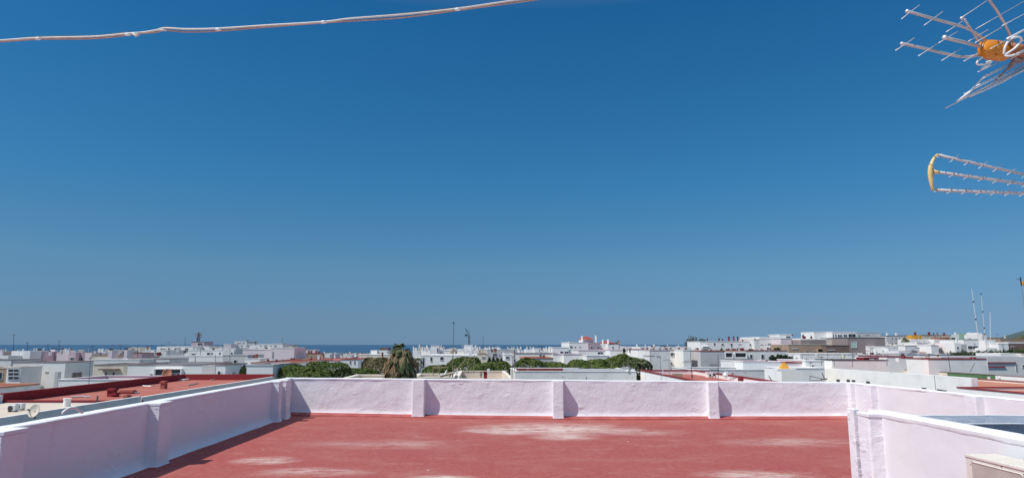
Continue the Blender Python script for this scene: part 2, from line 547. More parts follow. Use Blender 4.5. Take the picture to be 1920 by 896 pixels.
# grey membrane upstand across the neighbouring terrace (beyond the party wall)
m, nt, b = new_mat('blue_grey_membrane'); v = wpos(nt)
c = mixc(nt, noise_fac(nt, v, 6, .4, .65, 8), (.24, .285, .35), (.34, .38, .43))
c = mixc(nt, noise_fac(nt, v, 60, .45, .6, 2), c, (.20, .24, .30))
nt.links.new(c, b.inputs['Base Color']); b.inputs['Roughness'].default_value = .75
add_bump(nt, b, v, 50, .004, .7)
M['bmem'] = m
up = root('terrace_upstand', (7.0, 9.8, FZ), 'blue-grey membrane upstand with a wavy white edge beyond the party wall', 'upstand')
mb = MB(); mb.box(5.03, 8.78, 9.62, 9.84, FZ - .05, 11.005); mb.build('upstand_wall', M['bmem'], up)
mb = MB(); n = 90; k6 = 6
for i in range(n + 1):
    x = 5.03 + 3.75 * i / n
    e = .02 * noise.noise(Vector((x * 2.2, 0, 0))) + .006 * noise.noise(Vector((x * 9, 0, 0)))
    zb = 10.962 + .5 * e
    for (y, z) in ((9.55 - e, zb), (9.50 - e, zb + .004), (9.56, 11.015), (9.62, 11.03), (9.88, 11.03), (9.88, 10.98)):
        mb.v.append(Vector((x, y, z)))
for i in range(n):
    for k in range(k6):
        k2 = (k + 1) % k6
        mb.f.append((i * k6 + k, (i + 1) * k6 + k, (i + 1) * k6 + k2, i * k6 + k2))
mb.build('membrane_lap', M['bmem'], up)
mb = MB()
pts = []
for i in range(n + 1):
    x = 5.03 + 3.75 * i / n
    e = .02 * noise.noise(Vector((x * 2.2, 0, 0))) + .006 * noise.noise(Vector((x * 9, 0, 0)))
    pts.append((x, 9.495 - e, 10.961 + .5 * e))
mb.tube(pts, .006, 6); mb.build('edge_trim', M['cap'], up)
mb = MB(); mb.tube([(x, y + .34, z + .075) for x, y, z in pts], .009, 6); mb.build('edge_trim', M['cap'], up)

# grey membrane floor of the neighbouring terrace
mb = MB(); mb.quad((4.9, 3.6, FZ + .03), (9.2, 3.6, FZ + .03), (9.2, 9.65, FZ + .03), (4.9, 9.65, FZ + .03)); mb.quad((9.2, 3.6, FZ + .02), (4.9, 3.6, FZ + .02), (4.9, 9.65, FZ + .02), (9.2, 9.65, FZ + .02))
tag(mb.build('neighbour_terrace_floor', M['bmem']), kind='structure')
# body of our own building
mb = MB()
mb.box(-6.3, 9.2, -6, 19.1, 0.02, 9.73)
bo = mb.build('apartment_building', M['white'], None); tag(bo, 'white apartment building that carries the red terrace', 'building')

# ------------------------------------------------------------------ condenser unit
m, nt, b = new_mat('ivory_powder_coat'); v = wpos(nt)
c = mixc(nt, noise_fac(nt, v, 5, .45, .8), (.74, .70, .62), (.62, .58, .50))
nt.links.new(c, b.inputs['Base Color']); b.inputs['Roughness'].default_value = .42
M['ivory'] = m
M['ivory_dark'] = plain('dark_fan_plastic', (.30, .27, .23), .7)  # even darker tone for the sheet behind the fan guard
AX0, AX1, AY0, AY1, AZ0, AZ1 = 4.40, 4.68, 6.15, 6.98, 10.38, 10.95
ac = root('air_conditioner', (4.54, 6.6, FZ), 'ivory air conditioning unit with a perforated fan guard against the party wall', 'air conditioner')
mb = MB()
# body: a shell with an opening in its front so that the fan sits behind the guard
fy0, fy1, fz0, fz1 = AY0 + .05, AY1 - .075, AZ0 + .06, AZ1 - .052
mb.box(AX0 + .03, AX1, AY0, AY1, AZ0, AZ1 - .004)
mb.box(AX0 + .006, AX0 + .032, fy1, AY1 + .001, AZ0 + .001, AZ1 - .01)
mb.box(AX0 + .006, AX0 + .032, AY0 - .001, fy0, AZ0 + .001, AZ1 - .01)
mb.box(AX0 + .006, AX0 + .032, fy0, fy1, fz1, AZ1 - .01)
mb.box(AX0 + .006, AX0 + .032, fy0, fy1, AZ0 + .001, fz0)
mb.build('body', M['ivory'], ac, bevel=.003)
mb = MB()
# pressed lid with long ribs
mb.box(AX0 - .002, AX1 + .004, AY0 - .004, AY1 + .004, AZ1 - .022, AZ1)
for k in range(5):
    x = AX0 + .045 + k * .052
    mb.box(x, x + .022, AY0 + .03, AY1 - .03, AZ1 - .002, AZ1 + .010)
mb.build('lid', M['ivory'], ac, bevel=.0025)
mb = MB()
mb.box(AX0 + .033 - .006, AX0 + .0335, fy0 + .002, fy1 - .002, fz0 + .002, fz1 - .002)
mb.build('fan_recess', M['ivory_dark'], ac)
# fan guard: slats running diagonally, a rim and dots
mb = MB()
gx = AX0 + .008
W = fy1 - fy0; H = fz1 - fz0
def clipseg(y, z, dy, dz):
    ts = []
    for lo, hi, p0, dd in ((fy0 + .012, fy1 - .012, y, dy), (fz0 + .012, fz1 - .012, z, dz)):
        t0, t1 = (lo - p0) / dd, (hi - p0) / dd
        ts.append((min(t0, t1), max(t0, t1)))
    a0, a1 = max(t[0] for t in ts), min(t[1] for t in ts)
    return (a0, a1) if a1 > a0 else None
for k in range(-56, 57):
    y, z = (fy0 + fy1) / 2 + k * .0145, (fz0 + fz1) / 2
    r = clipseg(y, z, .5, -.8)
    if r: mb.tube([(gx, y + .5 * r[0], z - .8 * r[0]), (gx, y + .5 * r[1], z - .8 * r[1])], .0046, 5)
mb.build('fan_guard', M['ivory'], ac)
mb = MB()
ring = []
for cy, cz, a0 in ((fy1 - .04, fz1 - .04, 0), (fy0 + .04, fz1 - .04, 90), (fy0 + .04, fz0 + .04, 180), (fy1 - .04, fz0 + .04, 270)):
    for k in range(6):
        q = R(a0 + k * 18); ring.append((gx - .003, cy + .036 * math.cos(q), cz + .036 * math.sin(q)))
mb.tube(ring + [ring[0]], .0065, 6, cap=False)
mb.build('guard_rim', M['ivory'], ac)
for y, z in ((fy1 - .0, fz1 - .035), (fy0 + .015, fz1 - .04), ((fy0 + fy1) / 2 - .08, fz1 + .022)):
    mb = MB(); mb.tube([(gx - .012, y, z), (gx - .001, y, z)], .0055, 8); mb.build('screw', M['rust'], ac)
# fan behind the guard
mb = MB()
cy, cz = (fy0 + fy1) / 2, (fz0 + fz1) / 2
mb.tube([(AX0 + .014, cy, cz), (AX0 + .026, cy, cz)], .05, 16)
for k in range(3):
    for j in range(6):
        q0, q1 = R(k * 120 + j * 12), R(k * 120 + (j + 1) * 12)
        x0_, x1_ = AX0 + .014 + j * .0018, AX0 + .014 + (j + 1) * .0018
        mb.quad((x0_, cy + .05 * math.cos(q0), cz + .05 * math.sin(q0)), (x0_, cy + .2 * math.cos(q0), cz + .2 * math.sin(q0)),
                (x1_, cy + .2 * math.cos(q1), cz + .2 * math.sin(q1)), (x1_, cy + .05 * math.cos(q1), cz + .05 * math.sin(q1)))
mb.build('fan', M['dark'], ac)
for y in (AY0 + .12, AY1 - .12):
    mb = MB(); mb.box(AX0 - .01, AX1 + .02, y - .02, y + .02, FZ - .01, AZ0 + .002); mb.build('foot', M['steel'], ac, bevel=.003)
pc = root('pipe_cover', (4.68, 6.55, 11.0), 'brown rounded pipe cover over the ivory unit', 'cover')
mb = MB(); mb.tube([(4.66, 6.53, 10.975), (4.66, 6.50, 10.975), (4.66, 5.9, 10.975)], [.01, .03, .032], 12)
mb.build('duct_body', M['tan'], pc, smooth=True)
mb = MB(); mb.box(4.64, 4.76, 6.1, 6.16, 10.945, 10.965); mb.build('bracket', M['steel'], pc)

# white hose loop lying over the long wall
hs_ = []
for t in range(15):
    q = t / 14
    px = 117 + 38 * q; py = 774.5 - 9.5 * math.sin(math.pi * min(1, q * 1.08)) ** .8 - 2 * q
    hs_.append(P(px, py, 9.05 + .4 * q))
mb = MB(); mb.tube(hs_, .015, 8)
h = mb.build('hose', M['bright'], None, smooth=True)
tag(h, 'short white hose looped over the coping of the shaded parapet wall', 'hose')

# ------------------------------------------------------------------ overhead cable
M['cable_white'] = plain('white_cable_sheath', (.66, .60, .56), .45, 0, .15, 20)
M['cable_pink'] = plain('sun_bleached_pink_sheath', (.50, .30, .24), .5, 0, .2, 20)
M['tape'] = plain('white_tape', (.78, .76, .74), .5)
K = [(-260, 92), (-120, 83), (0, 76.4), (70, 71.7), (161, 69.8), (200, 67.5), (234, 63.9), (266, 61.6), (292, 57.5), (310, 53.5), (352, 55.3), (411, 54), (500, 48.2), (607, 41.6), (657, 35.5), (753, 28), (857, 17), (950, 3.4), (1030, -8), (1200, -36), (1400, -72)]
def Yc(px): return 3.0 - .25 * px / 1000
def spline(pts, n=6):
    out = []
    for i in range(len(pts) - 1):
        p0 = pts[max(0, i - 1)]; p1 = pts[i]; p2 = pts[i + 1]; p3 = pts[min(len(pts) - 1, i + 2)]
        for k in range(n):
            t = k / n
            out.append(.5 * ((2 * p1) + (p2 - p0) * t + (2 * p0 - 5 * p1 + 4 * p2 - p3) * t * t + (3 * p1 - p0 - 3 * p2 + p3) * t ** 3))
    out.append(pts[-1]); return out
base = [P(x, y, Yc(x)) for x, y in K]
cb = root('overhead_cable', tuple(P(500, 48, Yc(500))), 'bundle of pale cables taped together, strung across the sky', 'cable')
mb = MB(); mb.tube(spline(base), .0044, 8); mb.build('white_strand', M['cable_white'], cb, smooth=True)
offs = {0: 2.5, 70: 2.5, 161: 3.5, 234: 3, 266: 1.5, 310: 4, 352: 5, 411: 4.5, 500: 3.0, 607: 1.5, 657: 4.5, 753: 5.5, 857: 3, 950: 4, 1030: 4}
pp = [P(x, y + offs.get(x, 3.5), Yc(x) + .006) for x, y in K]
mb = MB(); mb.tube(spline(pp), .0036, 8); mb.build('pink_strand', M['cable_pink'], cb, smooth=True)
pp = [P(x, y - (2.2 if x in (161, 200, 234, 753, 857, 70, 310) else 0) + rnd.uniform(-.4, .4), Yc(x) + .012) for x, y in K]
mb = MB(); mb.tube(spline(pp), .0016, 6); mb.build('dark_wire', M['dark'], cb, smooth=True)
for px in (72, 240, 410, 607, 858):
    i = min(range(len(K)), key=lambda k: abs(K[k][0] - px))
    y = K[i][1] + (offs.get(K[i][0], 3)) * .4
    a0 = P(px - 5, y + .4, Yc(px)); a1 = P(px + 5, y - .6, Yc(px))
    mb = MB(); mb.tube([a0, a0 * .5 + a1 * .5, a1], [.0062, .0078, .006], 8); mb.build('tape_wrap', M['tape'], cb, smooth=True)
mb = MB(); mb.tube([P(248, 63, 2.92), P(254, 67.5, 2.92), P(262, 64, 2.92), P(259, 61, 2.92)], [.004, .007, .005, .003], 6); mb.build('loose_tape', M['cable_white'], cb, smooth=True)
mb = MB(); mb.tube([P(295, 58, 2.91), P(303, 57, 2.91), P(313, 57.8, 2.91)], [.002, .0055, .003], 6); mb.build('loose_tape', M['cable_white'], cb, smooth=True)

# ------------------------------------------------------------------ roof aerials on the mast outside the frame
M['alu'] = plain('weathered_aluminium', (.62, .57, .56), .42, .35, .15, 12)
M['alu_b'] = plain('bright_aluminium_rod', (.78, .74, .72), .35, .3, .1, 12)
M['orange_box'] = plain('orange_plastic', (.72, .25, .015), .38, 0, .08, 9)
M['yellowed'] = plain('yellowed_plastic', (.70, .52, .22), .45, 0, .07, 9)
ORX, ORY = 1660, 0
ZF = 1059 / 260
def A(x, y, Y): return P(1660 + x / ZF, y / ZF, Y)
mast = root('antenna_mast', (4.5, 5.4, FZ), 'galvanised mast carrying the orange aerial and the triple-boom aerial', 'mast')
mb = MB(); mb.tube([(4.75, 5.4, FZ - .02), (4.75, 5.4, 15.3)], .02, 12); mb.build('pole', M['steel'], mast, smooth=True)
mb = MB(); mb.box(4.67, 4.83, 5.32, 5.48, FZ - .01, FZ + .02); mb.build('base_plate', M['steel'], mast)

an = root('tv_antenna', tuple(A(860, 390, 5.0)), 'uhf aerial with an orange housing, fanned booms and a wire reflector', 'antenna')
def boom(pts, r=.0105, r2=None):
    mb = MB(); mb.tube(pts, [r] * len(pts), 8); return mb.build('boom', M['alu'], an, smooth=True)
boom([A(165, 88, 4.75), A(300, 125, 4.8), A(440, 165, 4.85), A(600, 208, 4.9), A(650, 230, 4.92), A(700, 262, 4.94), A(780, 320, 4.98)])
boom([A(125, 335, 4.72), A(300, 372, 4.79), A(440, 408, 4.85), A(560, 434, 4.9), A(640, 436, 4.92), A(740, 418, 4.95), A(800, 400, 4.98)])
boom([A(450, 290, 4.62), A(600, 325, 4.75), A(760, 368, 4.92)], .0125)
boom([A(600, 148, 4.86), A(645, 210, 4.9), A(700, 300, 4.94), A(745, 350, 4.97)], .008)
boom([A(760, -50, 4.8), A(790, -5, 4.85), A(850, 80, 4.9), A(910, 180, 4.95), A(950, 260, 4.98), A(975, 330, 5.0)], .0105)
for (x, y, Y, r) in ((165, 88, 4.75, .015), (125, 335, 4.72, .014), (450, 288, 4.62, .018), (582, 140, 4.86, .012)):
    mb = MB(); c0 = A(x - 6, y, Y); c1 = A(x + 10, y + 3, Y + .01)
    mb.tube([c0, c0 * .6 + c1 * .4, c1], [r * .6, r, r * .8], 10); mb.build('end_cap', M['alu_b'], an, smooth=True)
rods = [((122, 148), (262, 40), 4.75), ((295, 197), (440, 90), 4.82), ((465, 247), (618, 146), 4.88), ((575, 142), (777, 8), 4.85),
        ((78, 388), (222, 292), 4.72), ((252, 430), (408, 330), 4.78), ((408, 330), (552, 243), 4.82), ((430, 465), (585, 370), 4.84),
        ((598, 470), (760, 378), 4.9), ((635, 317), (787, 228), 4.88), ((685, 328), (887, 213), 4.9), ((885, 203), (1120, 78), 4.93),
        ((690, 225), (1120, -22), 5.2), ((705, 553), (905, 458), 4.95), ((800, 375), (965, 288), 4.9), ((955, 452), (1120, 368), 4.93),
        ((1000, 340), (1120, 280), 4.9), ((930, 300), (1130, 195), 4.86)]
for i, (p, q, Y) in enumerate(rods):
    mb = MB(); r = .0031
    if i == 17: r = .009
    if i == 12: r = .0028
    mb.tube([A(*p, Y - .06), A(*q, Y + .06)], r, 6)
    mb.build('element', M['alu_b'] if i != 12 else M['alu'], an, smooth=True)
# housing
mb = MB()
cen = A(835, 388, 4.95); e1 = (A(935, 400, 5.0) - cen); e2 = (A(828, 308, 4.95) - cen); e3 = Vector((-.02, .06, .01))
n1, n2 = 14, 10
for i in range(n2 + 1):
    th = math.pi * i / n2
    for k in range(n1):
        ph = 2 * math.pi * k / n1
        sq = lambda t: math.copysign(abs(t) ** .75, t)
        mb.v.append(cen + e1 * (-sq(math.cos(th))) * 1.08 + (e2 * math.cos(ph) + e3 * math.sin(ph)) * (math.sin(th) ** .7 if math.sin(th) > 0 else 0))
for i in range(n2):
    for k in range(n1):
        mb.f.append((i * n1 + k, i * n1 + (k + 1) % n1, (i + 1) * n1 + (k + 1) % n1, (i + 1) * n1 + k))
hs2 = mb.build('housing', M['orange_box'], an, smooth=True)
mb = MB(); mb.tube([A(920, 385, 4.98), A(1000, 395, 5.0), A(1120, 420, 5.1)], [.085, .08, .07], 12, flat=.6)
M['rustbrown'] = plain('faded_orange_plastic', (.42, .15, .05), .5)
mb.build('rear_housing', M['rustbrown'], an, smooth=True)
for pts in ([(748, 372), (790, 405), (838, 385)], [(775, 440), (805, 445), (830, 405)]):
    mb = MB(); mb.tube([A(x, y, 4.87) for x, y in pts], .003, 6); mb.build('seam', M['rustbrown'], hs2, smooth=True)
for (x, y) in ((855, 420), (775, 350), (862, 318)):
    mb = MB(); mb.tube([A(x, y, 4.87), A(x, y, 4.9)], .006, 8); mb.build('screw', M['rust'], hs2)
# folded dipoles
def loop(pts, Y, r=.008):
    mb = MB(); q = spline([A(x, y, Y + dy) for x, y, dy in pts], 5); mb.tube(q, r, 8); return mb.build('dipole_loop', M['bright'], an, smooth=True)
loop([(905, 418, 0), (915, 360, -.02), (950, 305, -.03), (1000, 285, -.03), (1035, 292, 0), (1030, 325, .03), (990, 370, .04), (940, 405, .03), (912, 425, 0), (960, 428, -.01), (1030, 400, 0), (1110, 360, 0)], 4.84, .008)
loop([(740, 438, 0), (705, 470, -.01), (702, 492, 0), (735, 497, .02), (790, 485, .02), (812, 468, .02), (770, 478, .0)], 4.88, .007)
mb = MB(); mb.tube([A(730, 535, 4.9), A(760, 515, 4.9), A(800, 500, 4.9)], [.007, .013, .009], 8); mb.build('dipole_tip', M['bright'], an, smooth=True)
# bracket
mb = MB(); mb.tube([A(1000, 445, 5.02), A(985, 470, 5.03), A(940, 530, 5.05)], [.03, .024, .01], 8); mb.tube([A(1000, 470, 5.03), A(1120, 430, 5.1), P(2040, 92, 5.4)], .022, 8)
mb.build('bracket', M['taupe'], an)
# reflector: a grid of long parallel wires held by two ribs
ref = [((455, 828), (1130, 490)), ((545, 775), (1130, 478)), ((605, 745), (1130, 500)), ((640, 735), (1130, 455)), ((690, 662), (1130, 440)), ((745, 600), (1130, 408)), ((775, 574), (1130, 392)), ((855, 605), (1130, 470)), ((600, 720), (905, 568)), ((720, 690), (1130, 512))]
for i, (p, q) in enumerate(ref):
    mb = MB(); mb.tube([A(*p, 4.9 + i * .012), A(*q, 5.15 + i * .012)], .0036, 6); mb.build('reflector_wire', M['alu_b'], an, smooth=True)
mb = MB(); mb.tube(spline([A(545, 775, 4.92), A(620, 722, 4.93), A(660, 690, 4.94), A(690, 655, 4.96), A(735, 605, 4.98), A(775, 572, 5.0)], 4), .007, 6); mb.build('reflector_rib', M['bright'], an, smooth=True)
mb = MB(); mb.tube([A(640, 740, 4.95), A(760, 690, 5.0), A(905, 622, 5.05), A(1050, 540, 5.1), A(1130, 500, 5.15)], .0065, 6); mb.build('reflector_rib', M['bright'], an, smooth=True)
mb = MB(); mb.tube([A(845, 615, 5.0), A(900, 560, 5.02), A(950, 505, 5.04), A(1000, 450, 5.05)], .006, 6); mb.build('reflector_rib', M['taupe'], an, smooth=True)

# lower aerial with three booms
ZG = 1629 / 200
def G(x, y, Y): return P(1720 + x / ZG, 270 + y / ZG, Y)
tb = root('tv_antenna', tuple(G(200, 430, 5.0)), 'triple-boom aerial with a curved yellowed end piece and short rods', 'antenna')
E = [(318, 158, .0075), (280, 190, .0115), (240, 245, .0135), (215, 310, .0155), (203, 375, .018), (200, 440, .019), (205, 510, .0185), (214, 580, .016), (224, 645, .0125), (238, 718, .009)]
pe = spline([G(x, y, 4.95) for x, y, r in E], 4); re_ = []
for i in range(len(E) - 1):
    for k in range(4): re_.append(E[i][2] * (1 - k / 4) + E[i + 1][2] * k / 4)
re_.append(E[-1][2])
mb = MB(); mb.tube(pe, re_, 14, flat=.8)
ep = mb.build('end_piece', M['yellowed'], tb, smooth=True)
mb = MB(); mb.tube([G(240, 430, 4.95), G(300, 430, 4.95), G(330, 435, 4.95)], [.02, .012, .013], 10); mb.build('socket', M['yellowed'], tb, smooth=True)
for (x, y) in ((235, 385), (228, 480), (248, 632), (215, 665), (268, 190)):
    mb = MB(); mb.tube([G(x, y, 4.915), G(x, y, 4.94)], .0045, 6); mb.build('rivet', M['rust'], ep)
BS = [((325, 172), (1629, 465), 6.4, 0), ((320, 432), (1629, 612), 8.2, 1), ((285, 705), (1629, 757), 8.0, 1)]
for bi, (p, q, step, vee) in enumerate(BS):
    ext = 2200
    t = (ext - p[0]) / (q[0] - p[0])
    qq = (ext, p[1] + (q[1] - p[1]) * t)
    mb = MB(); mb.tube([G(*p, 4.95), G(*qq, 5.12)], .0105, 8); mb.build('boom', M['alu'], tb, smooth=True)
    n = 0; x = p[0] + (25 if bi else 15)
    while x < 1750:
        y = p[1] + (q[1] - p[1]) * (x - p[0]) / (q[0] - p[0]); Y = 4.95 + .17 * (x - p[0]) / (ext - p[0])
        if x > 420 or bi != 1:
            mb = MB()
            a_, b_ = ((-62, 52), (75, -55)) if bi == 0 else ((-85, 42), (55, -40))
            s = .62 if x < 420 else 1
            mb.tube([G(x + a_[0] * s, y + a_[1] * s, Y - .05), G(x + b_[0] * s, y + b_[1] * s, Y + .03)], .0026, 5); mb.build('element', M['alu_b'], tb, smooth=True)
            mb = MB()
            mb.tube([G(x - 8, y - 5, Y - .012), G(x + 14, y + 14, Y - .012)] if bi == 0 else [G(x - 25, y - 38, Y - .012), G(x + 2, y + 6, Y - .012)], .005, 6); mb.build('rod_clip', M['taupe'], tb)
        x += 219 if bi == 0 else 222
mb = MB(); g0 = G(2200, 480 + 240, 5.12); mb.tube([G(2200, 593, 5.12), G(2200, 693, 5.12), G(2200, 779, 5.12)], .02, 8); mb.tube([G(2200, 693, 5.12), (4.75, 5.39, G(2200, 693, 5.12).z)], .015, 8)
mb.build('bracket', M['taupe'], tb)

# ------------------------------------------------------------------ ground, sea, hills
m, nt, b = new_mat('town_ground'); v = wpos(nt)
c = mixc(nt, noise_fac(nt, v, .03, .4, .6), (.10, .095, .085), (.16, .15, .12))
c = mixc(nt, noise_fac(nt, v, .2, .5, .6), c, (.05, .07, .03))
nt.links.new(c, b.inputs['Base Color']); b.inputs['Roughness'].default_value = .95
M['ground'] = m
mb = MB()
mb.v = [Vector(p) for p in ((-1500, -60, 0), (4200, -60, 0), (4200, 6000, 0), (1250, 6000, 0), (1000, 1600, 0), (560, 1060, 0), (-300, 1010, 0), (-1500, 760, 0))]
mb.f = [tuple(range(8))]
tag(mb.build('ground', M['ground']), kind='structure')

m, nt, b = new_mat('deep_blue_sea'); v = wpos(nt)
c = mixc(nt, noise_fac(nt, wpos(nt, (.2, 1, 1)), .004, .4, .6), (.032, .09, .165), (.045, .108, .185))
nt.links.new(c, b.inputs['Base Color']); b.inputs['Roughness'].default_value = .55
b.inputs['Specular IOR Level'].default_value = .12
add_bump(nt, b, wpos(nt, (.3, 1, 1)), .3, .3, .8)
M['sea'] = m
mb = MB(); mb.quad((-60000, -200, -1.2), (60000, -200, -1.2), (60000, 75000, -1.2), (-60000, 75000, -1.2))
tag(mb.build('sea', M['sea']), kind='structure')

def hill(name, x0, x1, y0, y1, hfun, mat, nx=60, ny=24):
    mb = MB()
    for j in range(ny + 1):
        for i in range(nx + 1):
            x = x0 + (x1 - x0) * i / nx; y = y0 + (y1 - y0) * j / ny
            mb.v.append(Vector((x, y, hfun(x, y, i / nx, j / ny))))
    for j in range(ny):
        for i in range(nx):
            a = j * (nx + 1) + i; mb.f.append((a, a + 1, a + nx + 2, a + nx + 1))
    return tag(mb.build(name, mat, None, smooth=True), kind='structure')
def hillmat(name, a_, b_, s):
    m, nt, b = new_mat(name); v = wpos(nt)
    c = mixc(nt, noise_fac(nt, v, s, .42, .6, 8, .7), a_, b_)
    nt.links.new(c, b.inputs['Base Color']); b.inputs['Roughness'].default_value = 1; b.inputs['Specular IOR Level'].default_value = .05
    return m
M['hillnear'] = hillmat('scrub_hillside', (.045, .06, .025), (.17, .13, .075), .03)
M['hillfar'] = hillmat('far_hillside_haze_tint', (.05, .09, .09), (.09, .12, .11), .006)  # distance haze put into the base colour as a blue-green tint
def pxof(x, y): return 960 + x / y * 1300 / CT
def hn(x, y, s, t):
    p = pxof(x, y); k = max(0, min(3, (p - 1835) / 60))
    return -2 + math.sin(math.pi * t) * (7 * min(1, k * 3) + 17 * k) + 2.5 * noise.noise(Vector((x * .012, y * .012, 0))) * min(1, k)
def hf(x, y, s, t):
    p = pxof(x, y); k = max(0, min(3, (p - 1840) / 60))
    return -3 + math.sin(math.pi * t) * (15 * min(1, k * 2) + 62 * k ** .8) + 9 * noise.noise(Vector((x * .002, y * .002, 0))) * min(1, k)
hill('near_hill', 620, 1700, 900, 1700, hn, M['hillnear'], 90, 30)
hill('far_hill', 1800, 6500, 2800, 5200, hf, M['hillfar'], 90, 30)

# ------------------------------------------------------------------ buildings
SK = -.05     # the street grid runs a little off the camera's axis
def window(root_o, wl, u0, u1, z0, z1, fn, axis='u', glass='glass', frame='frame', sill=True):
    """a frame standing proud of the wall with its pane; fn maps (u, outwards, z)"""
    mb = MB(fn); t = min(.07, (u1 - u0) * .13); e = .06
    mb.box(u0, u0 + t, -.02, e, z0, z1); mb.box(u1 - t, u1, -.02, e, z0, z1)
    mb.box(u0 + t, u1 - t, -.02, e, z1 - t, z1); mb.box(u0 + t, u1 - t, -.02, e + .02, z0, z0 + t)
    if u1 - u0 > .9: mb.box((u0 + u1) / 2 - t * .4, (u0 + u1) / 2 + t * .4, -.02, e - .01, z0 + t, z1 - t)
    f = mb.build('window', M[frame], root_o)
    mb = MB(fn); mb.box(u0 + t * .8, u1 - t * .8, -.015, .025, z0 + t * .8, z1 - t * .8)
    WP[f.name] = WP[root_o.name]
    mb.build('pane', M[glass], f)
    return f

def building(label, x0, x1, yt, Y, D, wall='white', roof='greyroof', cop=None, par=.45, name='house', cat='building', wins=(), lwins=(), rwins=(), chim=(), group=None, dark=(), skew=None, zb=0, cop_h=.1, glass='glass'):
    sk = SK if skew is None else skew
    A0 = P(x0, yt, Y); A1 = P(x1, yt, Y); H = A0.z
    W = A1.x - A0.x
    r = root(name, (A0.x + W / 2, Y + D / 2, zb), label, cat, group)
    fn = lambda q: Vector((A0.x + q.x + sk * q.y, Y + q.y, q.z))
    t = min(.3, W * .08, D * .08); rz = H - par
    mb = MB(fn)
    # outer shell with an opening at the top, parapet has real thickness
    o = [(0, 0), (W, 0), (W, D), (0, D)]; i_ = [(t, t), (W - t, t), (W - t, D - t), (t, D - t)]
    for k in range(4):
        a, b2 = o[k], o[(k + 1) % 4]; c_, d_ = i_[k], i_[(k + 1) % 4]
        mb.quad((*a, zb), (*b2, zb), (*b2, H), (*a, H))
        mb.quad((*a, H), (*b2, H), (*d_, H), (*c_, H))
        mb.quad((*c_, H), (*d_, H), (*d_, rz - .2), (*c_, rz - .2))
    mb.quad(*[(*q, zb) for q in reversed(o)])
    mb.build('wall', M[wall], r)
    mb = MB(fn); mb.box(t + .002, W - t - .002, t + .002, D - t - .002, rz - .19, rz); rf = mb.build('roof', M[roof], r)
    if cop:
        mb = MB(fn); e = .05; h = cop_h
        mb.box(-e, W + e, -e, t + e, H - .02, H + h); mb.box(-e, W + e, D - t - e, D + e, H - .02, H + h)
        mb.box(-e, t + e, t + e, D - t - e, H - .02, H + h); mb.box(W - t - e, W + e, t + e, D - t - e, H - .02, H + h)
        mb.build('coping', M[cop], r)
    zz = lambda py, yy: P(960, py, yy).z
    ffn = lambda q: fn(Vector((q.x, -q.y, q.z)))
    for w in wins:
        a, b2, p0, p1 = w[:4]
        u0 = P(a, p0, Y).x - A0.x; u1 = P(b2, p0, Y).x - A0.x
        window(r, None, u0, u1, zz(p1, Y), zz(p0, Y), ffn, glass=w[4] if len(w) > 4 else glass)
    for w in rwins:        # on the face towards +X: v0, v1 (0..1), py0, py1
        v0, v1, p0, p1 = w[:4]; yy = Y + D * (v0 + v1) / 2
        window(r, None, v0 * D, v1 * D, zz(p1, yy), zz(p0, yy), lambda q: fn(Vector((W + q.y, q.x, q.z))))
    for w in lwins:
        v0, v1, p0, p1 = w[:4]; yy = Y + D * (v0 + v1) / 2
        window(r, None, v0 * D, v1 * D, zz(p1, yy), zz(p0, yy), lambda q: fn(Vector((-q.y, q.x, q.z))))
    for (a, b2, p0, p1) in dark:      # openings: loggia shade painted as a thin dark panel behind a frame
        u0 = P(a, p0, Y).x - A0.x; u1 = P(b2, p0, Y).x - A0.x
        z0, z1 = zz(p1, Y), zz(p0, Y)
        mb = MB(ffn); mb.box(u0, u1, -.01, .02, z0, z1); o2 = mb.build('loggia', M['loggia_shade'], r)
        mb = MB(ffn); mb.box(u0 - .15, u0, -.01, .5, z0, z1 + .12); mb.box(u1, u1 + .15, -.01, .5, z0, z1 + .12); mb.box(u0, u1, -.01, .5, z1, z1 + .12); mb.box(u0, u1, -.01, .5, z0 - .02, z0 + (z1 - z0) * .3)
        mb.build('balcony', M[wall], o2)
    for c in chim:
        px, wpx, pt = c[:3]; mt = c[3] if len(c) > 3 else 'white'; capm = c[4] if len(c) > 4 else None
        vv = c[5] if len(c) > 5 else .45
        yy = Y + D * vv; ctop = P(px, pt, yy); hw = wpx / 2 * yy / F
        xx = ctop.x
        mb = MB(); hd = min(hw, .4)
        hasc = capm is not None
        zc = ctop.z - (.18 * (ctop.z - rz) if hasc else 0)
        mb.box(xx - hw, xx + hw, yy - hd, yy + hd, rz - .05, zc)
        if not hasc: mb.box(xx - hw * 1.2, xx + hw * 1.2, yy - hd * 1.2, yy + hd * 1.2, zc - .12, zc - .04)
        ch = mb.build('chimney', M[mt], r)
        WP[ch.name] = WP[r.name]
        if hasc:
            mb = MB(); mb.box(xx - hw * 1.15, xx + hw * 1.15, yy - hd * 1.15, yy + hd * 1.15, zc, ctop.z)
            mb.build('chimney_cap', M[capm], ch)
    return r, fn, W, H

def yat(py, z):
    """depth of something whose top at height z shows at row py"""
    return PZ(960, py, z).y

B = building
